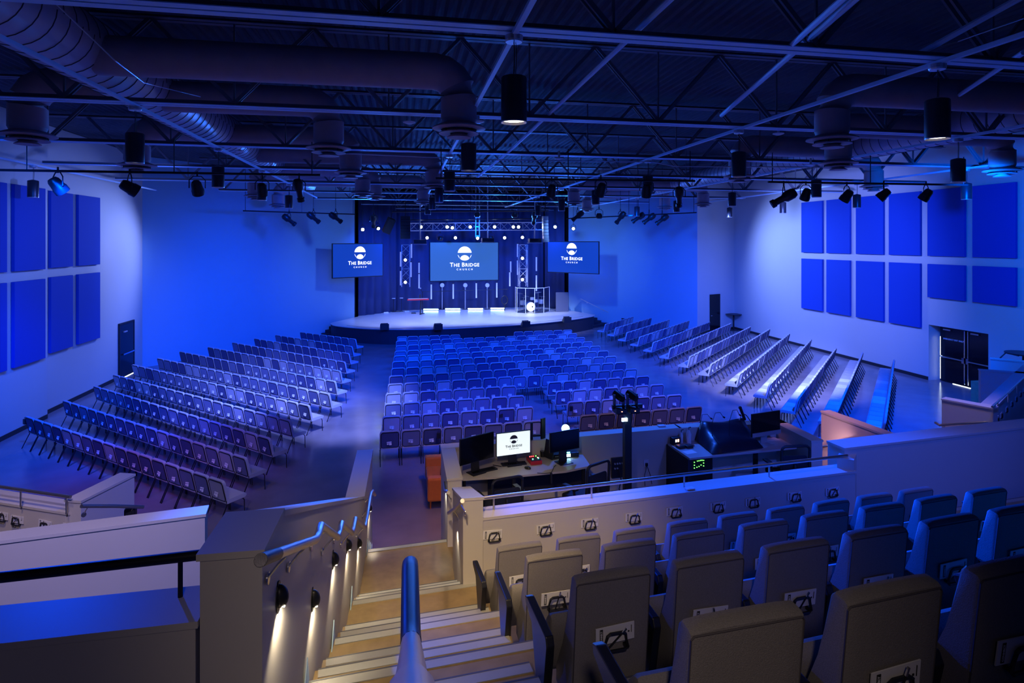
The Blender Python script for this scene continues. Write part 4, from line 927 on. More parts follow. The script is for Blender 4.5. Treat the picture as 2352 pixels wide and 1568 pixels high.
for (px, y0_, y1_, lab) in [(897.5, 597, 638, 'upper tube left of left tower'), (897.5, 640, 674, 'lower tube left of left tower'), (920, 578, 612, 'tube along the left side of left tower, upper'), (920, 622, 655, 'tube along left side of left tower, lower'), (945, 560, 592, 'tube along right side of left tower, upper'),
        (944, 602, 636, 'tube along right side of left tower, lower'), (962.5, 603, 628, 'upper tube by the keyboard'), (962.5, 629, 662, 'lower tube above the keyboard'), (1189, 560, 590, 'tube left of right tower, upper'), (1189, 598, 631, 'tube left of right tower, lower'), (1211, 574, 607, 'tube right of right tower, upper'),
        (1211, 615, 648, 'tube right of right tower, lower'), (1173, 600, 625, 'thin tube right of centre screen, upper'), (1171, 625, 657, 'tube right of centre screen, lower'), (1232, 590, 622, 'tube beside right screen, upper'), (1232, 632, 668, 'tube beside right screen, lower'),
        (990.5, 653, 687, 'first short tube under centre screen'), (1041, 652, 686, 'second short tube under centre screen'), (1094, 650, 684, 'third short tube under centre screen'), (1141, 649, 683, 'fourth short tube under centre screen')]:
    a, b = Q(px, y0_, 43), Q(px, y1_, 43); t = THING('tube_light', 'pale vertical ' + lab, 'tube light', b, 0, 'vertical tube lights behind the stage'); OBJ('tube', T_([(0, 0, 0), (0, 0, a.z - b.z)], .05, 8), M_tube, t, smooth=True)
    OBJ('end_cap', T_([(0, 0, a.z - b.z), (0, 0, a.z - b.z + .06)], .055, 8), M_black, t)
t = pipe_bar([Q(970, 670, 43.1), Q(1167, 664, 43.4)], 'thin pipe joining the short tubes under centre screen', .02, 'stage_pipe', hang=False)
for (px, lab) in ((1015.5, 'left'), (1068.5, 'middle'), (1119, 'right')):
    b = P(px, 710, .85); t = THING('stage_light_stand', 'tall stand with a round lamp, %s of three behind the strips' % lab, 'light stand', b); OBJ('pole', T_([(0, 0, 0), (0, 0, 1.6)], .045, 8), M_truss, t); OBJ('base', L_([(0, 0), (.25, 0), (.25, .02), (0, .03)], 16, cap=False), M_black, t)
    M = Matrix.Translation((0, 0, 1.75)) @ Vector((0, -1, .1)).to_track_quat('Z', 'Y').to_matrix().to_4x4(); OBJ('lamp_head', L_([(0, -.12), (.12, -.1), (.17, .05), (.16, .1)], 16, M=M, cap=False), M_truss, t, smooth=True); OBJ('lens', L_([(0, .09), (.15, .09)], 16, M=M, cap=False), M_tube, t)
for i, (x0_, x1_, y_) in enumerate([(973, 1007, 709), (1023, 1057, 708), (1075, 1109, 707.5), (1127, 1159, 706.5)]):
    a, b = P(x0_, y_ + 4, .85), P(x1_, y_ + 4, .85); c = (a + b) / 2; t = THING('led_bar', 'glowing white led strip on stage floor, %s from left' % ORD[i], 'led bar', c, math.atan2((b - a).y, (b - a).x), 'led strips on the stage floor'); L = (b - a).length
    OBJ('housing', B((0, .03, .07), (L, .12, .14), bevel=.01), M_plastic, t); bm = BM(); n = 14
    for k in range(n): lathe(bm, [(0, 0), (.045, 0)], 10, M=Matrix.Translation((-L / 2 + L * (k + .5) / n, -.034, .085)) @ Matrix.Rotation(math.pi / 2, 4, 'X'), cap=False)
    OBJ('led_row', bm, M_led, t)
for (px, py, lab) in [(965, 555, 'left'), (1120, 551, 'middle'), (1228, 552, 'right')]:
    q = Q(px, py, 38); t = THING('projector', '%s of three ceiling projectors before the stage' % lab, 'projector', q, 0, 'projectors hung on poles'); OBJ('body', B((0, 0, 0), (.75, .6, .24), bevel=.03), M_plastic, t)
    OBJ('pole', T_([(0, 0, .1), (0, 0, 9.72 - q.z)], .035, 8), M_truss, t); OBJ('lens', L_([(0, 0), (.09, 0), (.09, .08), (0, .08)], 14, M=Matrix.Translation((.15, .3, 0)) @ Matrix.Rotation(-math.pi / 2, 4, 'X')), M_off, t); OBJ('cage', T_([(-.4, -.33, -.16), (.4, -.33, -.16), (.4, .33, -.16), (-.4, .33, -.16)], .018, 6, closed=True), M_truss, t)
for (px, lab, m, n, ww) in [(1252, 'pale curved line-array speaker hung beside the right screen', M_alu, 8, .32), (931, 'dark line-array speaker column above the left tower', M_skirt, 7, .6)]:
    q = Q(px, 500, 37.5); t = THING('line_array', lab, 'speaker', q)
    for k in range(n):
        z = -.2 * k; y = -.004 * k * k; bm = BM(); box(bm, (0, y, z), (ww, .4, .19), bevel=.015); o = OBJ('cabinet', bm, m, t)
    OBJ('rigging', T_([(0, 0, .1), (0, 0, 9.72 - q.z)], .02, 6), M_black, t)
q = Q(893, 518, 37.5); tag(OBJ('hung_speaker', B((0, 0, 0), (.45, .5, .95), bevel=.03), M_skirt, loc=q, rot=(.3, .35, .3)), 'black box speaker tilted downward by the left array', 'speaker'); OBJ('hanger_rod', T_([(0, 0, .3), (-.9, -.5, 3.1)], .015, 5), M_black, bpy.data.objects['hung_speaker'])
# keyboard, stools, microphone, drums
kb = P(960, 722, .85); t = THING('keyboard', 'red-ended stage keyboard on a black stand', 'keyboard', kb, TA)
OBJ('body', B((0, 0, 1.02), (1.45, .32, .1), bevel=.01), M_red, t); OBJ('keys', B((0, -.04, 1.078), (1.3, .2, .012)), M_white if False else M_card, t)
OBJ('stand', T_([(.15, 0, 0), (.2, 0, .97)], .04, 8), M_black, t); OBJ('stand', T_([(.35, .25, 0), (.1, -.25, 0)], .03, 6), M_black, t); OBJ('music_rest', B((.15, .1, 1.2), (.12, .04, .3)), M_black, t)
q = P(970, 720, .85); t = THING('microphone_stand', 'tall microphone stand right of the keyboard', 'microphone stand', q); OBJ('pole', T_([(0, 0, 0), (0, 0, 1.45), (-.12, -.1, 1.7)], .02, 6), M_black, t); OBJ('base', L_([(0, 0), (.16, 0), (.16, .025), (0, .03)], 14, cap=False), M_black, t)
bm = BM(); ball(bm, (-.13, -.11, 1.74), .05, 10); OBJ('microphone', bm, M_alu, t, smooth=True)
for (px, py, lab) in [(904, 716, 'left stool'), (922, 715, 'right stool')]:
    q = P(px, py, .85); t = THING('stool', 'thin round-topped stand, ' + lab + ' near the left curtain', 'stool', q, 0, 'round topped stands'); OBJ('top', L_([(0, .92), (.11, .92), (.13, .95), (.11, .97), (0, .97)], 14, cap=False), M_outlet, t); OBJ('pole', T_([(0, 0, 0), (0, 0, .93)], .018, 6), M_black, t); OBJ('base', L_([(0, 0), (.15, 0), (.15, .02), (0, .02)], 14, cap=False), M_black, t)
for i, (px, py) in enumerate([(887, 719), (914, 716), (935, 716), (950, 720)]):
    q = P(px, py, .85); bm = BM(); box(bm, (0, 0, .04), (.32, .18, .07), bevel=.015); box(bm, (.07, 0, .08), (.05, .05, .03)); tag(OBJ('effects_pedal', bm, M_plastic if i % 2 else M_outlet, loc=q), 'small effects pedal on left stage floor, %s from left' % ORD[i], 'pedal', 'pedals on the stage floor')
dk = P(1219, 715, .85); t = THING('drum_kit', 'drum kit with a glowing white bass drum inside clear shield', 'drum kit', dk, TA)
M = Matrix.Translation((0, 0, .33)) @ Matrix.Rotation(math.pi / 2, 4, 'X')
OBJ('bass_drum', L_([(0, -.42), (.33, -.42), (.335, 0), (.34, .02), (.32, .03)], 26, M=M, cap=False), M_drum, t, smooth=True); OBJ('drum_head', L_([(0, .025), (.32, .025)], 26, M=M, cap=False), M_white, t); OBJ('port_hole', L_([(0, .03), (.05, .03), (.05, .034), (0, .034)], 12, M=M @ Matrix.Translation((.12, .0, 0)), cap=False), M_ink, t)
for (x, y, z, r, h) in [(.48, .25, .62, .16, .2), (.2, .3, .78, .15, .18), (-.45, .35, .45, .21, .32), (.85, .3, .5, .18, .3)]: OBJ('tom', L_([(0, 0), (r, 0), (r, h), (0, h)], 18, M=Matrix.Translation((x, y, z)), cap=False), M_drum, t)
for (x, y, z, ax) in [(-.75, .2, 1.28, .2), (-.25, .3, 1.05, .15), (-.5, .1, .98, .1), (.65, .3, 1.3, -.12), (.95, .35, 1.0, .1)]:
    OBJ('cymbal', L_([(0, .03), (.04, .02), (.24, 0), (.24, -.003), (0, .0)], 18, M=Matrix.Translation((x, y, z)) @ Matrix.Rotation(ax, 4, 'Y'), cap=False), M_alu, t); OBJ('cymbal_stand', T_([(x, y, 0), (x, y, z)], .015, 5), M_truss, t)
sh = P(1184, 716, .85); pts = [P(1184, 715, .85), P(1187.5, 718, .85), P(1207, 719, .85), P(1228, 719.5, .85), P(1249, 718, .85), P(1262, 714, .85)]
t = THING('drum_shield', 'clear acrylic drum shield of hinged panels', 'drum shield', pts[0]); o = pts[0]
for a, b in zip(pts, pts[1:]):
    a, b = a - o, b - o; u = (b - a).normalized(); nn = Vector((-u.y, u.x, 0)) * .012; bm = BM(); prism(bm, [(p.x, p.y) for p in (a, b, b + nn, a + nn)], 0, 1.72); OBJ('pane', bm, M_glass, t)
for p in pts: p = p - o; OBJ('hinge_post', B((p.x, p.y, .86), (.03, .03, 1.72)), M_tube, t)
bm = BM(); tube(bm, [p - o + UP * 1.72 for p in pts], .022, 5); OBJ('top_edge', bm, M_tube, t)
q = P(1159, 713, .85); t = THING('floor_fan_light', 'round black floor lamp on a short stand left of drums', 'stage light', q); OBJ('hoop', T_([(.22 * math.cos(a), 0, .75 + .3 * math.sin(a)) for a in [2 * math.pi * k / 20 for k in range(20)]], .035, 6, closed=True), M_plastic, t); OBJ('leg', T_([(0, 0, 0), (0, 0, .45)], .03, 6), M_black, t)

# ------------------------------------------------------------------ stair rails, step lights
def WO(d, off, z):                         # beside the left stair wall, off metres out from its face
    p = WL(d) + Vector((.985 * off, -.02, 0)); p.z = z; return p
pts = [(2.30, 4.60), (3.56, 4.06), (3.66, 4.04), (3.78, 4.04), (4.60, 3.57), (4.70, 3.56), (4.85, 3.56), (5.65, 3.10), (5.78, 3.08), (5.98, 3.08), (7.10, 2.47), (7.25, 2.45), (8.1, 2.45), (8.45, 2.34), (8.9, 2.1)]
w3 = [WO(d, .085, z) for d, z in pts]
t = wall_rail(w3, .024, 'stainless handrail stepping down the wall left of the stairs', brackets=[(WO(d, .085, z), (-.08, 0, 0)) for d, z in [(2.75, 4.405), (3.2, 4.215), (3.9, 3.97), (4.35, 3.71), (5.0, 3.47), (5.45, 3.21), (6.2, 2.96), (6.9, 2.58), (7.7, 2.45), (8.2, 2.42)]])
o = w3[0]; e_ = w3[0] + (w3[1] - w3[0]) * .22
OBJ('end_sleeve', T_([Vector((0, 0, 0)), e_ - o], .0255, 12), M_plastic, t, smooth=True)
def on_wallL(px): return 930.0 / (952 - px)
LI = [(640, 1365), (718, 1372), (765, 1282), (797, 1250), (822, 1246), (848, 1166)]
for i, (px, py) in enumerate(LI):
    d = on_wallL(px) if i < 5 else 8.85; p = WO(d, 0, EYE - (py - HZ) * d / F); s = 1.0
    t = THING('step_light', 'black domed step light on stair wall, %s going down the stairs' % ORD[i], 'wall light', p, math.atan2(-.02, .985), 'domed step lights')
    bm = BM(); prof = [(0, 0)] + [(.045 * math.cos(a), .062 * math.sin(a)) for a in [math.radians(k) for k in (-50, -25, 0, 25, 50, 75)]]
    n = 12; rings = []
    for k in range(9):                     # half dome bulging from the wall
        th = math.radians(-90 + 180 * k / 8); rings.append([bm.verts.new((.052 * math.cos(ph) * math.cos(th), .038 * math.cos(ph) * math.sin(th), .062 * math.sin(ph))) for ph in [math.radians(-38 + 128 * j / 8) for j in range(9)]])
    for a, b in zip(rings, rings[1:]):
        for j in range(8): bm.faces.new((a[j], a[j + 1], b[j + 1], b[j]))
    OBJ('dome', bm, M_plastic, t, smooth=True).modifiers.new('s', 'SOLIDIFY').thickness = .003
    OBJ('back_plate', L_([(0, 0), (.048, 0), (.048, .006), (0, .006)], 20, M=Matrix.Rotation(math.pi / 2, 4, 'Y') @ Matrix.Diagonal((1.6, 1, 1, 1))), M_plastic, t)
    OBJ('lens', B((.02, 0, -.036), (.034, .05, .006)), M_glow, t)
    spot(p + Vector((.055, 0, -.045)), p + Vector((.035, 0, -1)), (1, .84, .58), 9, 130, .5, .02, 'step_lamp')
# short rail and lamps on the right hand side of the stairs
a_ = QX(1050, .60); wall_rail([QX(1062, .60, 1150), QX(1046, .60, 1168), QX(1030, .60, 1178)], .022, 'short stainless handrail on the beige pier right of the stairs', brackets=[(QX(1058, .60, 1154), (.05, 0, 0)), (QX(1044, .60, 1169), (.05, 0, 0))])
wall_rail([QX(1030, .56, 1131), QX(1023, .56, 1127), QX(1021, .56, 1108)], .022, 'stub of handrail by the end of the booth wall', brackets=[(QX(1026, .56, 1129), (.06, 0, 0))])
for (x, d, z) in [(.60, 7.4, 2.35), (.57, 9.0, 2.2)]:
    p = QX(CX, 1); q = Vector((x, d * CA * 1.0, z)); spot(q, q + Vector((.02, 0, -1)), (1, .88, .68), 7, 120, .5, .02, 'step_lamp')
# centre handrail on the stairs, seen end on
c = lambda d, z, px=942: Q(px, HZ + (EYE - z) * F / d, d)
rl = [c(.36, 5.50, 946), c(.62, 5.34, 945), c(.87, 5.17, 945), c(1.2, 4.98, 945), c(1.52, 4.80, 944)]
t = wall_rail(rl, .025, 'brushed steel centre handrail rushing towards the viewer', 'centre_handrail')
rb = [c(1.52, 4.80, 944), c(1.60, 4.78, 943), c(1.90, 4.77, 942), c(1.98, 4.75, 942), c(2.02, 4.70, 942), c(2.03, 4.0, 942), c(2.03, 3.70, 942)]
OBJ('shaded_return', T_([p - rl[0] for p in rb], .0262, 14), M_plastic, t, smooth=True)  # steel rail end coloured black in place of the shade on it
# guard rail on the cross wall
def raised(a, b, n_posts, hz, wall_z, label, r=.021, m=None, fr=(0, 1), post=None):
    t = THING('guard_rail', label, 'rail', a); OBJ('rail', T_([Vector((0, 0, 0)), b - a], r, 12), m or M_steel, t, smooth=True)
    for f in (post or [.04 + .92 * k / max(1, n_posts - 1) for k in range(n_posts)]):
        q = (b - a) * f; OBJ('post', T_([q, Vector((q.x, q.y, wall_z - a.z))], .011, 8), m or M_steel, t, smooth=True)
    return t
ra, rb_ = Q(484, 1271, 2.80), Q(-160, 1344, 2.62); raised(ra, rb_, 2, 0, 4.18, 'dark thick guard rail on the cross wall at lower left', .023, M_black, post=[.115, .93])
q0 = br + tv * .01; ra = Q(1106, 1144, 6.87); rb_ = Q(1946, 1046, 8.2)
raised(ra, rb_, 5, 0, 2.76, 'long brushed guard rail along the beige booth wall', .021, post=[.028, .265, .51, .755, .985])
ra, rb_ = P(162, 1141, 2.62), P(-60, 1108, 2.62); raised(ra, rb_, 2, 0, 2.4, 'short guard rail on the tier wall at far lower left', .02, post=[.04, .5])
ra = P(2279, 934, 2.62); rb_ = P(2352, 866, 2.62); rb_ = ra + (rb_ - ra) * 1.5; raised(ra, rb_, 5, 0, 2.4, 'brushed guard rail on right tier wall at picture edge', .02, post=[.1, .3, .5, .68, .9])
wall_rail([Q(187, 1162, 7.0), Q(262, 1162, 7.4), Q(329, 1164, 7.7)], .022, 'blue-lit handrail on the far left stair wall', brackets=[(Q(200, 1163, 7.1), (-.06, .05, 0)), (Q(305, 1164, 7.6), (-.06, .05, 0))])
wall_rail([Q(2148, 970, 11.6), Q(2158, 976, 11.5), Q(2270, 969, 11.1)], .022, 'handrail on the stair wall at far right', brackets=[(Q(2170, 976, 11.4), (.03, .08, 0)), (Q(2262, 970, 11.15), (.03, .08, 0))])
wall_rail([QX(1888, 8.02, 1026), QX(1950, 8.02, 1016), QX(1985, 8.05, 1010), QX(2005, 8.05, 1016)], .022, 'slim handrail on the pink-lit stair wall', brackets=[(QX(1913, 8.02, 1022), (.12, 0, 0)), (QX(1958, 8.02, 1015), (.12, 0, 0))])
spot(QX(1930, 7.75, 1060), QX(1930, 8.3, 990), (1, .5, .55), 22, 120, 1, .05, 'step_lamp')
wall_rail([Q(2297, 822, 19), Q(2310, 810, 19), Q(2340, 817, 18.6)], .02, 'dark rail behind the ramp wall at right edge', m=M_black)

# ------------------------------------------------------------------ tables and couch on the floor
def bistro(q, label, r=.5):
    t = THING('bistro_table', label, 'table', q); OBJ('tabletop', L_([(0, 1.03), (r, 1.03), (r, 1.07), (0, 1.07)], 28), M_plastic, t); OBJ('column', L_([(.05, .02), (.05, 1.03)], 12), M_black, t); OBJ('base', L_([(0, 0), (.3, 0), (.28, .03), (0, .05)], 20, cap=False), M_black, t)
bistro(P(1698, 758, 0) - Vector((.4, 0, 0)), 'round black high table in the far right corner')
rp = Cw((2352 - CX) / F * 19.3, 19.3); bm = BM(); box(bm, (rp.x + .4, rp.y - .2, .6), (2.6, 2.4, 1.2)); STRUCT('floor_right_platform', bm, M_tier)
bistro(Vector((rp.x, rp.y, 1.2)), 'round black high table behind the walls at right edge', .5)
ck = P(983, 1172, 0); t = THING('couch', 'orange leather couch beside the booth wall', 'couch', ck)
OBJ('arm', B((.45, .11, .42), (.92, .22, .5), bevel=.04), M_orange, t); OBJ('arm', B((.45, 1.45, .42), (.92, .22, .5), bevel=.04), M_orange, t)
OBJ('seat', B((.42, .78, .33), (.84, 1.12, .28), bevel=.05), M_orange, t); OBJ('backrest', B((.80, .78, .55), (.2, 1.5, .62), bevel=.05), M_orange, t)
for (x, y) in ((.06, .08), (.85, .08), (.06, 1.48), (.85, 1.48)): OBJ('leg', L_([(.012, 0), (.022, .17)], 10, M=Matrix.Translation((x, y, 0))), M_orange, t)
bm = BM(); ball(bm, (0, 0, 0), 1, 16); bmesh.ops.transform(bm, matrix=Matrix.Diagonal((.11, .26, .24, 1)), verts=bm.verts)
tag(OBJ('couch_pillow', bm, M_orange, smooth=True, loc=ck + Vector((.42, .46, .70)), rot=(0, .35, .1)), 'shiny orange pillow leaning on the couch', 'pillow')
q = P(708, 1156, 2.2) ; tag(OBJ('hanging_bag', B((0, 0, 0), (.13, .10, .2), bevel=.03), M_plastic, loc=Q(300, 1183, 7.65)), 'small black bag hung under the far left handrail', 'bag')
# power boxes on the walls
for (X, px, py, d, lab) in [(0, 717, 760, 37.6, 'small dark outlet box low on blue wall left of stage'), (0, 1431, 735, 41.3, 'small dark outlet box low on blue wall right of stage')]:
    q = Q(px, py, d); t = tag(OBJ('outlet_box', B((0, 0, 0), (.22, .06, .26), bevel=.01), M_plastic, loc=q, rot=(0, 0, .88 if px < 900 else -.86)), lab, 'outlet')

# ------------------------------------------------------------------ sound booth
DZ = Z0 + .74
def slab(name, pxs, z, th, m, parent):
    bm = BM(); prism(bm, [tuple(P(x, y, z))[:2] for x, y in pxs], z - th, z); return OBJ(name, bm, m, parent)
t = THING('desk', 'long pale booth desk with screens and keyboards, left', 'desk'); 
slab('desktop', [(1061, 1100), (1185, 1092), (1300, 1081), (1356, 1069), (1332, 1034), (1200, 1048), (1064, 1060)], DZ, .03, M_desk, t)
for (px, py) in [(1066, 1096), (1180, 1089), (1340, 1068), (1320, 1040)]: q = P(px, py, DZ); OBJ('leg', B((q.x, q.y, Z0 + .355), (.05, .05, .71)), M_black, t)
q = P(1230, 1052, DZ); OBJ('modesty_panel', B((q.x, q.y + .0, Z0 + .45), (1.6, .02, .45), rz=TA), M_skirt, t)
t = THING('desk', 'pale corner desk under the covered mixer, right', 'desk')
slab('desktop', [(1534, 1018), (1584, 1052), (1740, 1036), (1838, 1026), (1808, 1006), (1700, 1008), (1560, 1013)], DZ, .03, M_desk, t)
for (px, py) in [(1583, 1047), (1735, 1032), (1830, 1023), (1545, 1012)]: q = P(px, py, DZ); OBJ('leg', B((q.x, q.y, Z0 + .355), (.06, .06, .71)), M_black, t)
bm = BM(); q1, q2 = P(1534, 1016, DZ), P(1584, 1050, DZ); wallseg(bm, q1, q2, Z0, DZ - .03, .03, -1); OBJ('side_panel', bm, M_skirt, t)
def monitor(a, b, z0, z1, label, mscr, mlogo=None, chin=0, stand=.2, name='monitor', sc_=.3, cat='monitor'):
    t, W, H = screen_thing(name, label, a, b, z0, z1, mscr, mlogo, sc_, cat, .012, .025, lz=.005 if mlogo else 0)
    if chin: OBJ('chin', B((0, -.013, -H / 2 + chin / 2), (W, .012, chin)), M_alu, t)
    zc = (z0 + z1) / 2; OBJ('stand_neck', B((0, .06, (DZ - zc) + (z0 - DZ) / 2 + .03), (.14, .02, z0 - DZ + .06)), M_alu if chin else M_plastic, t); OBJ('stand_base', B((0, .03, DZ - zc + .006), (.24, .2, .012), bevel=.003), M_alu if chin else M_plastic, t); return t
monitor(Q(1056.6, 1030, 9.1), Q(1134.4, 1020, 9.5), 2.44, 2.84, 'large dark monitor at the left end of the booth', M_off)
monitor(Q(1139.6, 1020, 9.55), Q(1218.5, 1015, 9.75), 2.42, 2.79, 'bright white monitor showing the grey church logo', M_wscreen, M_glogo, sc_=.22)
monitor(Q(1262.9, 1015, 9.6), Q(1330.7, 1010, 9.85), 2.46, 2.78, 'dark monitor with a glowing globe behind it', M_off)
monitor(Q(1727, 975, 10.5), Q(1792, 975, 10.75), 2.42, 2.82, 'silver-chinned dark desktop computer beside the covered mixer', M_off, chin=.07)
def on_desk(name, px, py, size, rz, m, label, cat, bevel=.004, z=None):
    q = P(px, py, DZ); bm = BM(); box(bm, (0, 0, size[2] / 2), size, bevel=bevel); return tag(OBJ(name, bm, m, loc=(q.x, q.y, DZ + .0005), rot=(0, 0, rz)), label, cat)
kbd = on_desk('keyboard', 1109, 1082, (.46, .13, .018), .38, M_plastic, 'black keyboard slanted before the left dark monitor', 'keyboard')
kbd2 = on_desk('keyboard', 1180, 1066, (.40, .13, .018), .06, M_plastic, 'black keyboard straight before the white monitor', 'keyboard')
for k_ in (kbd, kbd2): OBJ('keys', (lambda b: ([box(b, (-.18 + .03 * i, -.04 + .026 * j, .020), (.024, .02, .005)) for i in range(13) for j in range(4)], b)[1])(BM()), M_off, k_)
q = P(1142, 1070, DZ + .02); tag(OBJ('pen', T_([(-.06, .05, .02), (.06, -.05, .025)], .006, 6), M_black, loc=(q.x, q.y, DZ + .004)), 'black marker lying across the slanted keyboard', 'pen')
bm = BM(); ball(bm, (0, 0, .0), 1, 14); bmesh.ops.transform(bm, matrix=Matrix.Diagonal((.034, .058, .03, 1)), verts=bm.verts); q = P(1212, 1076, DZ); tag(OBJ('computer_mouse', bm, M_plastic, smooth=True, loc=(q.x, q.y, DZ + .012), rot=(0, 0, .9)), 'black computer mouse on the booth desk', 'mouse')
q = P(1227, 1061, DZ); t = THING('video_switcher', 'red-edged control box with coloured buttons', 'controller', (q.x, q.y, DZ + .0005), .1)
OBJ('body', B((0, 0, .03), (.19, .25, .06), bevel=.008), M_red, t); OBJ('faceplate', B((0, 0, .063), (.17, .23, .008)), M_plastic, t)
for (x, y, m) in [(-.05, .07, M_redl), (-.02, .07, M_redl), (.01, .075, M_redl), (.05, .07, M_green), (.06, .0, M_lampo), (.06, -.03, M_aqua), (-.04, -.05, M_aqua)]: OBJ('button', B((x, y, .07), (.016, .016, .008)), m, t)
q = P(1301, 1052, DZ); t = THING('rack_mixer', 'low rack unit with four white lights before the right monitor', 'rack unit', (q.x, q.y, DZ + .0005), TA)
OBJ('case', B((0, .08, .04), (.44, .16, .075), bevel=.005), M_plastic, t)
for k in range(4): OBJ('lamp', B((-.03 + .03 * k, -.004, .045), (.017, .006, .045)), M_led, t)
for k in range(6): OBJ('knob', T_([(-.19 + .025 * k, 0, .045), (-.19 + .025 * k, -.012, .045)], .007, 8), M_alu, t)
OBJ('green_display', B((-.02, .0, .09), (.16, .01, .016)), M_aqua, t)
q = Q(1299, 984, 10.05); t = THING('globe_lamp', 'glowing pale green globe behind the dark monitor', 'lamp', q); bm = BM(); ball(bm, (0, 0, 0), .068, 20); OBJ('globe', bm, M_globe, t, smooth=True); OBJ('foot', B((0, 0, -.14), (.06, .06, .16)), M_plastic, t)
q = P(1232, 1046, DZ); t = THING('screen_stand', 'black upright post and screen bracket between the monitors', 'screen stand', (q.x, q.y, DZ)); OBJ('post', B((-.06, .1, .26), (.035, .05, .52)), M_plastic, t); OBJ('arm', B((.05, .1, .3), (.24, .03, .03)), M_plastic, t); OBJ('panel', B((.13, .08, .42), (.09, .03, .34), rz=.6), M_plastic, t)
q = P(1259, 1053, DZ); t = tag(OBJ('tablet', B((0, 0, .15), (.03, .2, .29), bevel=.006), M_plastic, loc=(q.x, q.y, DZ), rot=(0, .18, .5)), 'black tablet leaning beside the pen cup', 'tablet')
q = P(1246, 1048, DZ); t = THING('pen_cup', 'dark cup filled with pens on the booth desk', 'cup', (q.x, q.y, DZ)); OBJ('cup', L_([(.035, 0), (.042, .09), (.038, .09), (.032, .01)], 16, cap=False), M_plastic, t)
for k in range(4): OBJ('pen', T_([(.01 * k - .015, 0, .02), (.02 * k - .03, .01, .14)], .004, 5), M_alu, t)
q = P(1266, 1090, DZ); t = THING('desk_clamp', 'black clamp with loose cables on the desk edge', 'clamp', (q.x, q.y, DZ)); OBJ('clamp_body', B((0, 0, -.05), (.03, .05, .16), bevel=.006), M_plastic, t); OBJ('cable', T_([(-.2, .08, .012), (-.1, .05, .01), (0, .0, .03), (.06, .15, .01), (.12, .3, .01), (.16, .34, .01)], .005, 5), M_plastic, t)
def office_chair(px, py, d, rz, label):
    q = Q(px, py, d); x, y, zt = q; t = THING('office_chair', label, 'office chair', (x, y, Z0), rz); H = zt - Z0
    OBJ('back_frame', T_([p + Vector((0, -.24 - .05 * (p.z - H + .5), 0)) for p in ring((0, 0, H - .26), (1, 0, 0), (0, 0, 1), .46, .52, .07, 4)], .022, 8, closed=True), M_plastic, t, smooth=True)
    bm = BM(); pts = ring((0, -.235, H - .33), (1, 0, 0), (0, 0, 1), .42, .34, .05, 3); extr(bm, pts, (0, .008, 0)); OBJ('mesh_back', bm, M_mesh, t)
    OBJ('seat', B((0, .02, .47), (.5, .48, .08), bevel=.03), M_mesh, t)
    OBJ('spine', T_([(0, -.24, H - .3), (0, -.27, .55), (0, -.1, .42)], .03, 8), M_plastic, t)
    for s in (-1, 1): OBJ('armrest', (lambda b: (tube(b, [(s * .25, -.05, .44), (s * .30, -.05, .66)], .02, 6), box(b, (s * .30, .02, .68), (.08, .28, .035), bevel=.012), b)[-1])(BM()), M_plastic, t)
    OBJ('gas_lift', T_([(0, 0, .08), (0, 0, .43)], .03, 10), M_black, t)
    bm = BM()
    for k in range(5): a = k * 2 * math.pi / 5; tube(bm, [(0, 0, .1), (.3 * math.cos(a), .3 * math.sin(a), .06)], .02, 6); ball(bm, (.3 * math.cos(a), .3 * math.sin(a), .03), .03, 8)
    OBJ('wheel_base', bm, M_black, t); return t
office_chair(1149, 1083, 8.75, .25, 'mesh-back office chair before the white monitor'); office_chair(1345, 1052, 9.1, .5, 'mesh-back office chair at the right of the long desk'); office_chair(1808, 1012, 9.95, -.1, 'mesh-back office chair before the silver-chinned computer')
# covered mixing desk
bl, br2 = P(1594, 1010, DZ), P(1716, 1000, DZ); fl, fr2 = P(1637, 1045, DZ), P(1754, 1030, DZ)
bm = BM(); N = 10; grid = []
for j in range(N + 1):
    v = j / N; row_ = []
    for i in range(N + 1):
        u = i / N; b = bl.lerp(br2, u).lerp(fl.lerp(fr2, u), v); h = .27 * (1 - v) ** 1.2 + .12; edge = min(u, 1 - u, v * 1.0 + .0, 1 - v)
        if edge < .02: h = .015
        elif edge < .11: h *= .93
        h += .012 * math.sin(9 * u + 5 * v) + .012 * math.sin(14 * v - 6 * u)
        row_.append(bm.verts.new((b.x, b.y, DZ + max(.006, h if edge >= .02 else .015))))
    grid.append(row_)
for j in range(N):
    for i in range(N): bm.faces.new((grid[j][i], grid[j][i + 1], grid[j + 1][i + 1], grid[j + 1][i]))
o = OBJ('mixer_cover', bm, M_bag, smooth=False); tag(o, 'wrinkled black dust cover over the large mixing desk', 'mixer cover')
for p_ in o.data.polygons: p_.use_smooth = True
q = P(1617, 1065, Z0 + .5); t = THING('equipment_rack', 'black rack with green lights under the right desk', 'rack', (q.x, q.y + .15, Z0), TA); OBJ('case', B((0, .2, .33), (.48, .45, .62), bevel=.01), M_plastic, t); OBJ('faceplate', B((0, -.03, .34), (.44, .01, .56)), M_black, t)
for (x, z) in [(-.13, .50), (-.13, .45), (-.13, .40), (-.07, .515), (-.04, .517), (-.01, .52), (.02, .52), (.05, .515), (.05, .47), (.05, .42), (-.08, .41), (-.04, .42), (.0, .44)]: OBJ('led', B((x, -.04, z), (.014, .006, .012)), M_green, t)
OBJ('red_led', B((.16, -.04, .60), (.016, .006, .016)), M_redl, t)
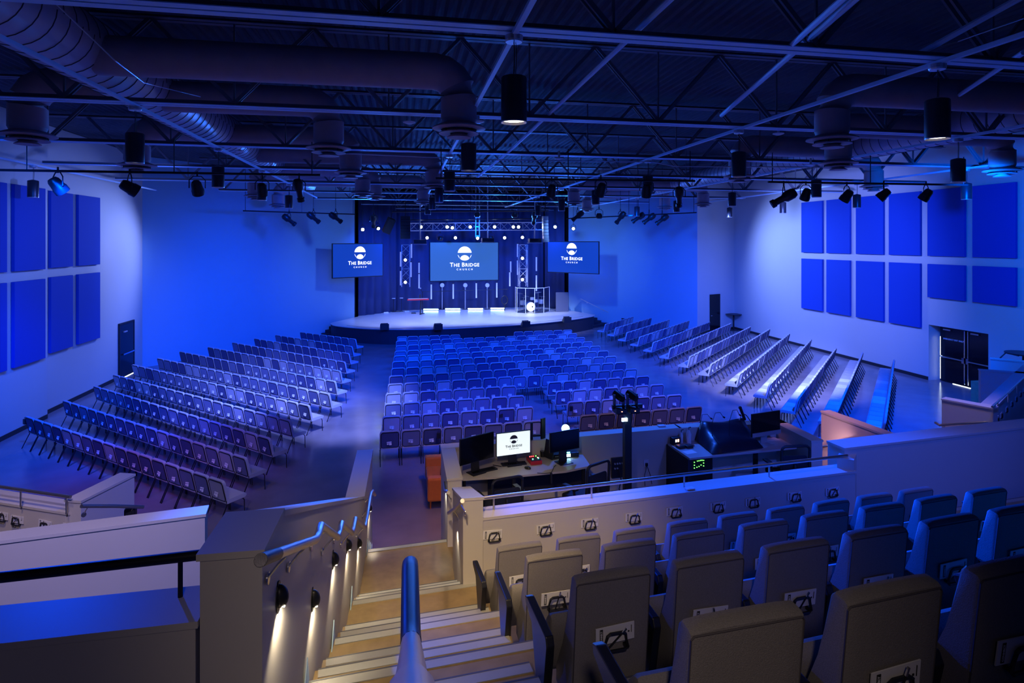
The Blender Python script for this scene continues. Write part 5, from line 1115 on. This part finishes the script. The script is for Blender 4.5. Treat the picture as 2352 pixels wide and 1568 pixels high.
q = P(1551, 1019, DZ); t = THING('clock_box', 'small black box with glowing orange and white figures', 'controller', (q.x, q.y, DZ), .2); OBJ('case', B((0, 0, .06), (.16, .1, .12), bevel=.01), M_plastic, t); OBJ('display', B((-.02, -.052, .07), (.03, .006, .045)), M_white, t); OBJ('display', B((.025, -.052, .07), (.03, .006, .045)), M_lampo, t)
for (px, py, r, h, lab) in [(1565, 1016, .03, .17, 'small spray bottle by the covered mixer'), (1582, 1017, .045, .22, 'large clear pump bottle by the covered mixer')]:
    q = P(px, py, DZ); t = THING('bottle', lab, 'bottle', (q.x, q.y, DZ)); OBJ('body', L_([(0, 0), (r, 0), (r, h * .75), (r * .4, h), (r * .35, h + .01)], 16), M_bottle, t, smooth=True); OBJ('pump', T_([(0, 0, h), (0, 0, h + .05), (.04, 0, h + .055)], .009, 6), M_plastic, t)
for (px, py, lab) in [(1563, 1028, 'small black adapter box on the right desk'), (1581, 1027, 'second black box with cables on right desk')]: on_desk('desk_box', px, py, (.13, .11, .045), .2, M_plastic, lab, 'box', .008)
on_desk('paper_sheet', 1584, 1038, (.21, .15, .002), .2, M_card, 'printed paper on the left end of right desk', 'paper', .0002)
on_desk('paper_sheet', 1768, 1008, (.3, .2, .002), .0, M_card, 'printed papers before the silver-chinned computer', 'paper', .0002)
for i, (x0_, y0_, x1_, y1_, xm, ym) in enumerate([(1609, 972, 1632, 960, 1613, 952), (1636, 970, 1661, 957, 1643, 948), (1675, 968, 1698, 952, 1683, 942)]):
    a = Q(x0_, y0_, 10.45); m_ = Q(xm, ym, 10.45); b = Q(x1_, y1_, 10.45); t = THING('gooseneck_lamp', 'thin gooseneck lamp arching over the covered mixer, %s from left' % ORD[i], 'lamp', a, 0, 'gooseneck lamps over the mixer')
    m2 = Q((xm + x1_) / 2 + 2, ym - 1, 10.45); OBJ('neck', T_([(0, 0, -.25), (0, 0, 0), m_ - a, m2 - a, b - a], .005, 6), M_plastic, t, smooth=True); OBJ('head', T_([b - a, b - a + Vector((.03, 0, -.015))], .014, 8), M_plastic, t)
q = Q(1700, 936, 10.9); t = THING('microphone', 'black studio microphone on a boom behind the covered mixer', 'microphone', q); bm = BM(); ball(bm, (0, 0, 0), .03, 12); OBJ('windscreen', bm, M_plastic, t, smooth=True)
OBJ('body', T_([(.01, 0, -.02), (.06, 0, -.14), (.09, 0, -.22)], .026, 10), M_plastic, t); OBJ('boom', T_([(.04, 0, -.1), (.12, 0, -.14), (.24, 0, -.3), (.3, 0, -.5)], .008, 6), M_black, t); OBJ('clip', T_([(.03, 0, -.12), (-.02, 0, -.22)], .008, 6), M_alu, t)
# camera tower
q = Cw((1440.5 - CX) / F * 9.75, 9.75); t = THING('moving_light_tower', 'black post standing in the booth with twin moving lights', 'light tower', (q.x, q.y, Z0)); zt = EYE - (930 - HZ) * 9.75 / F
OBJ('post', B((0, 0, (zt - Z0) / 2), (.115, .115, zt - Z0), bevel=.006), M_plastic, t); OBJ('base_plate', B((0, 0, .01), (.5, .5, .02)), M_black, t); OBJ('crossbar', B((0, 0, zt - Z0 - .02), (.5, .06, .06)), M_black, t)
for s in (-1, 1):
    x = -.03 + s * .11; zz = zt - Z0
    OBJ('base_unit', B((x, -.02, zz - .06), (.17, .24, .10), bevel=.02), M_plastic, t); OBJ('lamp_yoke', (lambda b: (box(b, (x - .075, 0, zz + .08), (.02, .08, .2)), box(b, (x + .075, 0, zz + .08), (.02, .08, .2)), b)[-1])(BM()), M_plastic, t)
    OBJ('lamp_head', L_([(0, -.1), (.05, -.1), (.062, 0), (.06, .09), (0, .09)], 16, M=Matrix.Translation((x, 0, zz + .15)) @ Matrix.Rotation(-1.2, 4, 'X') @ Matrix.Rotation(-.4, 4, 'Y'), cap=False), M_plastic, t, smooth=True); OBJ('status_led', B((x, -.145, zz - .06), (.02, .006, .008)), M_lampo, t)
OBJ('glowing_display', B((-.07, -.07, zt - Z0 - .21), (.09, .02, .05)), M_led, t)
# power panel, outlet and cables on the front wall of the booth
def on_front(px, py, off=.0):
    a, b = g1, g2; u = (b - a).normalized(); nn = Vector((u.y, -u.x, 0)); base_ = a + nn * (.2 + off); dw = Cw((px - CX) / F, 1)
    s = (base_.x * dw.y - base_.y * dw.x) / (dw.x * u.y - dw.y * u.x); q = base_ + u * s; d = q.x * SA + q.y * CA; return Vector((q.x, q.y, EYE - (py - HZ) * d / F)), math.atan2(u.y, u.x)
q, rz = on_front(1419, 1073, .03); t = THING('power_panel', 'black connector panel on the booth front wall', 'power panel', q, rz); OBJ('box', B((0, 0, 0), (.24, .05, .34), bevel=.006), M_plastic, t)
for k in range(6): OBJ('connector', T_([(-.07 + .045 * (k % 4), -.03, .08 - .08 * (k // 4)), (-.07 + .045 * (k % 4), -.05, .08 - .08 * (k // 4))], .014, 8), M_alu, t)
OBJ('cable', T_([(.0, -.05, 0), (.03, -.07, -.2), (.0, -.05, -.35), (.06, -.05, -.5)], .008, 5), M_plastic, t)
q, rz = on_front(1484, 1063, .01); t = THING('wall_outlet', 'white outlet with black plugs and hanging cables', 'outlet', q, rz); OBJ('plate', B((0, 0, 0), (.09, .012, .12)), M_outlet, t); OBJ('plug', B((0, -.02, -.02), (.04, .03, .05)), M_plastic, t)
OBJ('cable', T_([(0, -.03, -.04), (-.05, -.04, -.2), (-.04, -.04, -.38)], .006, 5), M_plastic, t); OBJ('cable', T_([(0, -.03, -.04), (.06, -.04, -.2), (.09, -.04, -.36)], .006, 5), M_plastic, t)
q = P(1519, 979, 2.5); t = THING('wireless_router', 'small white access box lying on the booth front cap', 'router', (q.x, q.y, 2.501)); OBJ('body', B((0, 0, .013), (.13, .09, .024), bevel=.008), M_outlet, t); OBJ('cable', T_([(.06, -.03, .01), (.08, -.12, .0), (.08, -.14, -.3)], .003, 4), M_outlet, t)
q = P(1584, 1123, 2.76); tag(OBJ('folded_napkin', B((0, 0, .008), (.11, .07, .014), bevel=.003), M_card, loc=(q.x, q.y, 2.762), rot=(0, 0, .1)), 'crumpled white tissue on cap of the beige wall', 'tissue')
#END
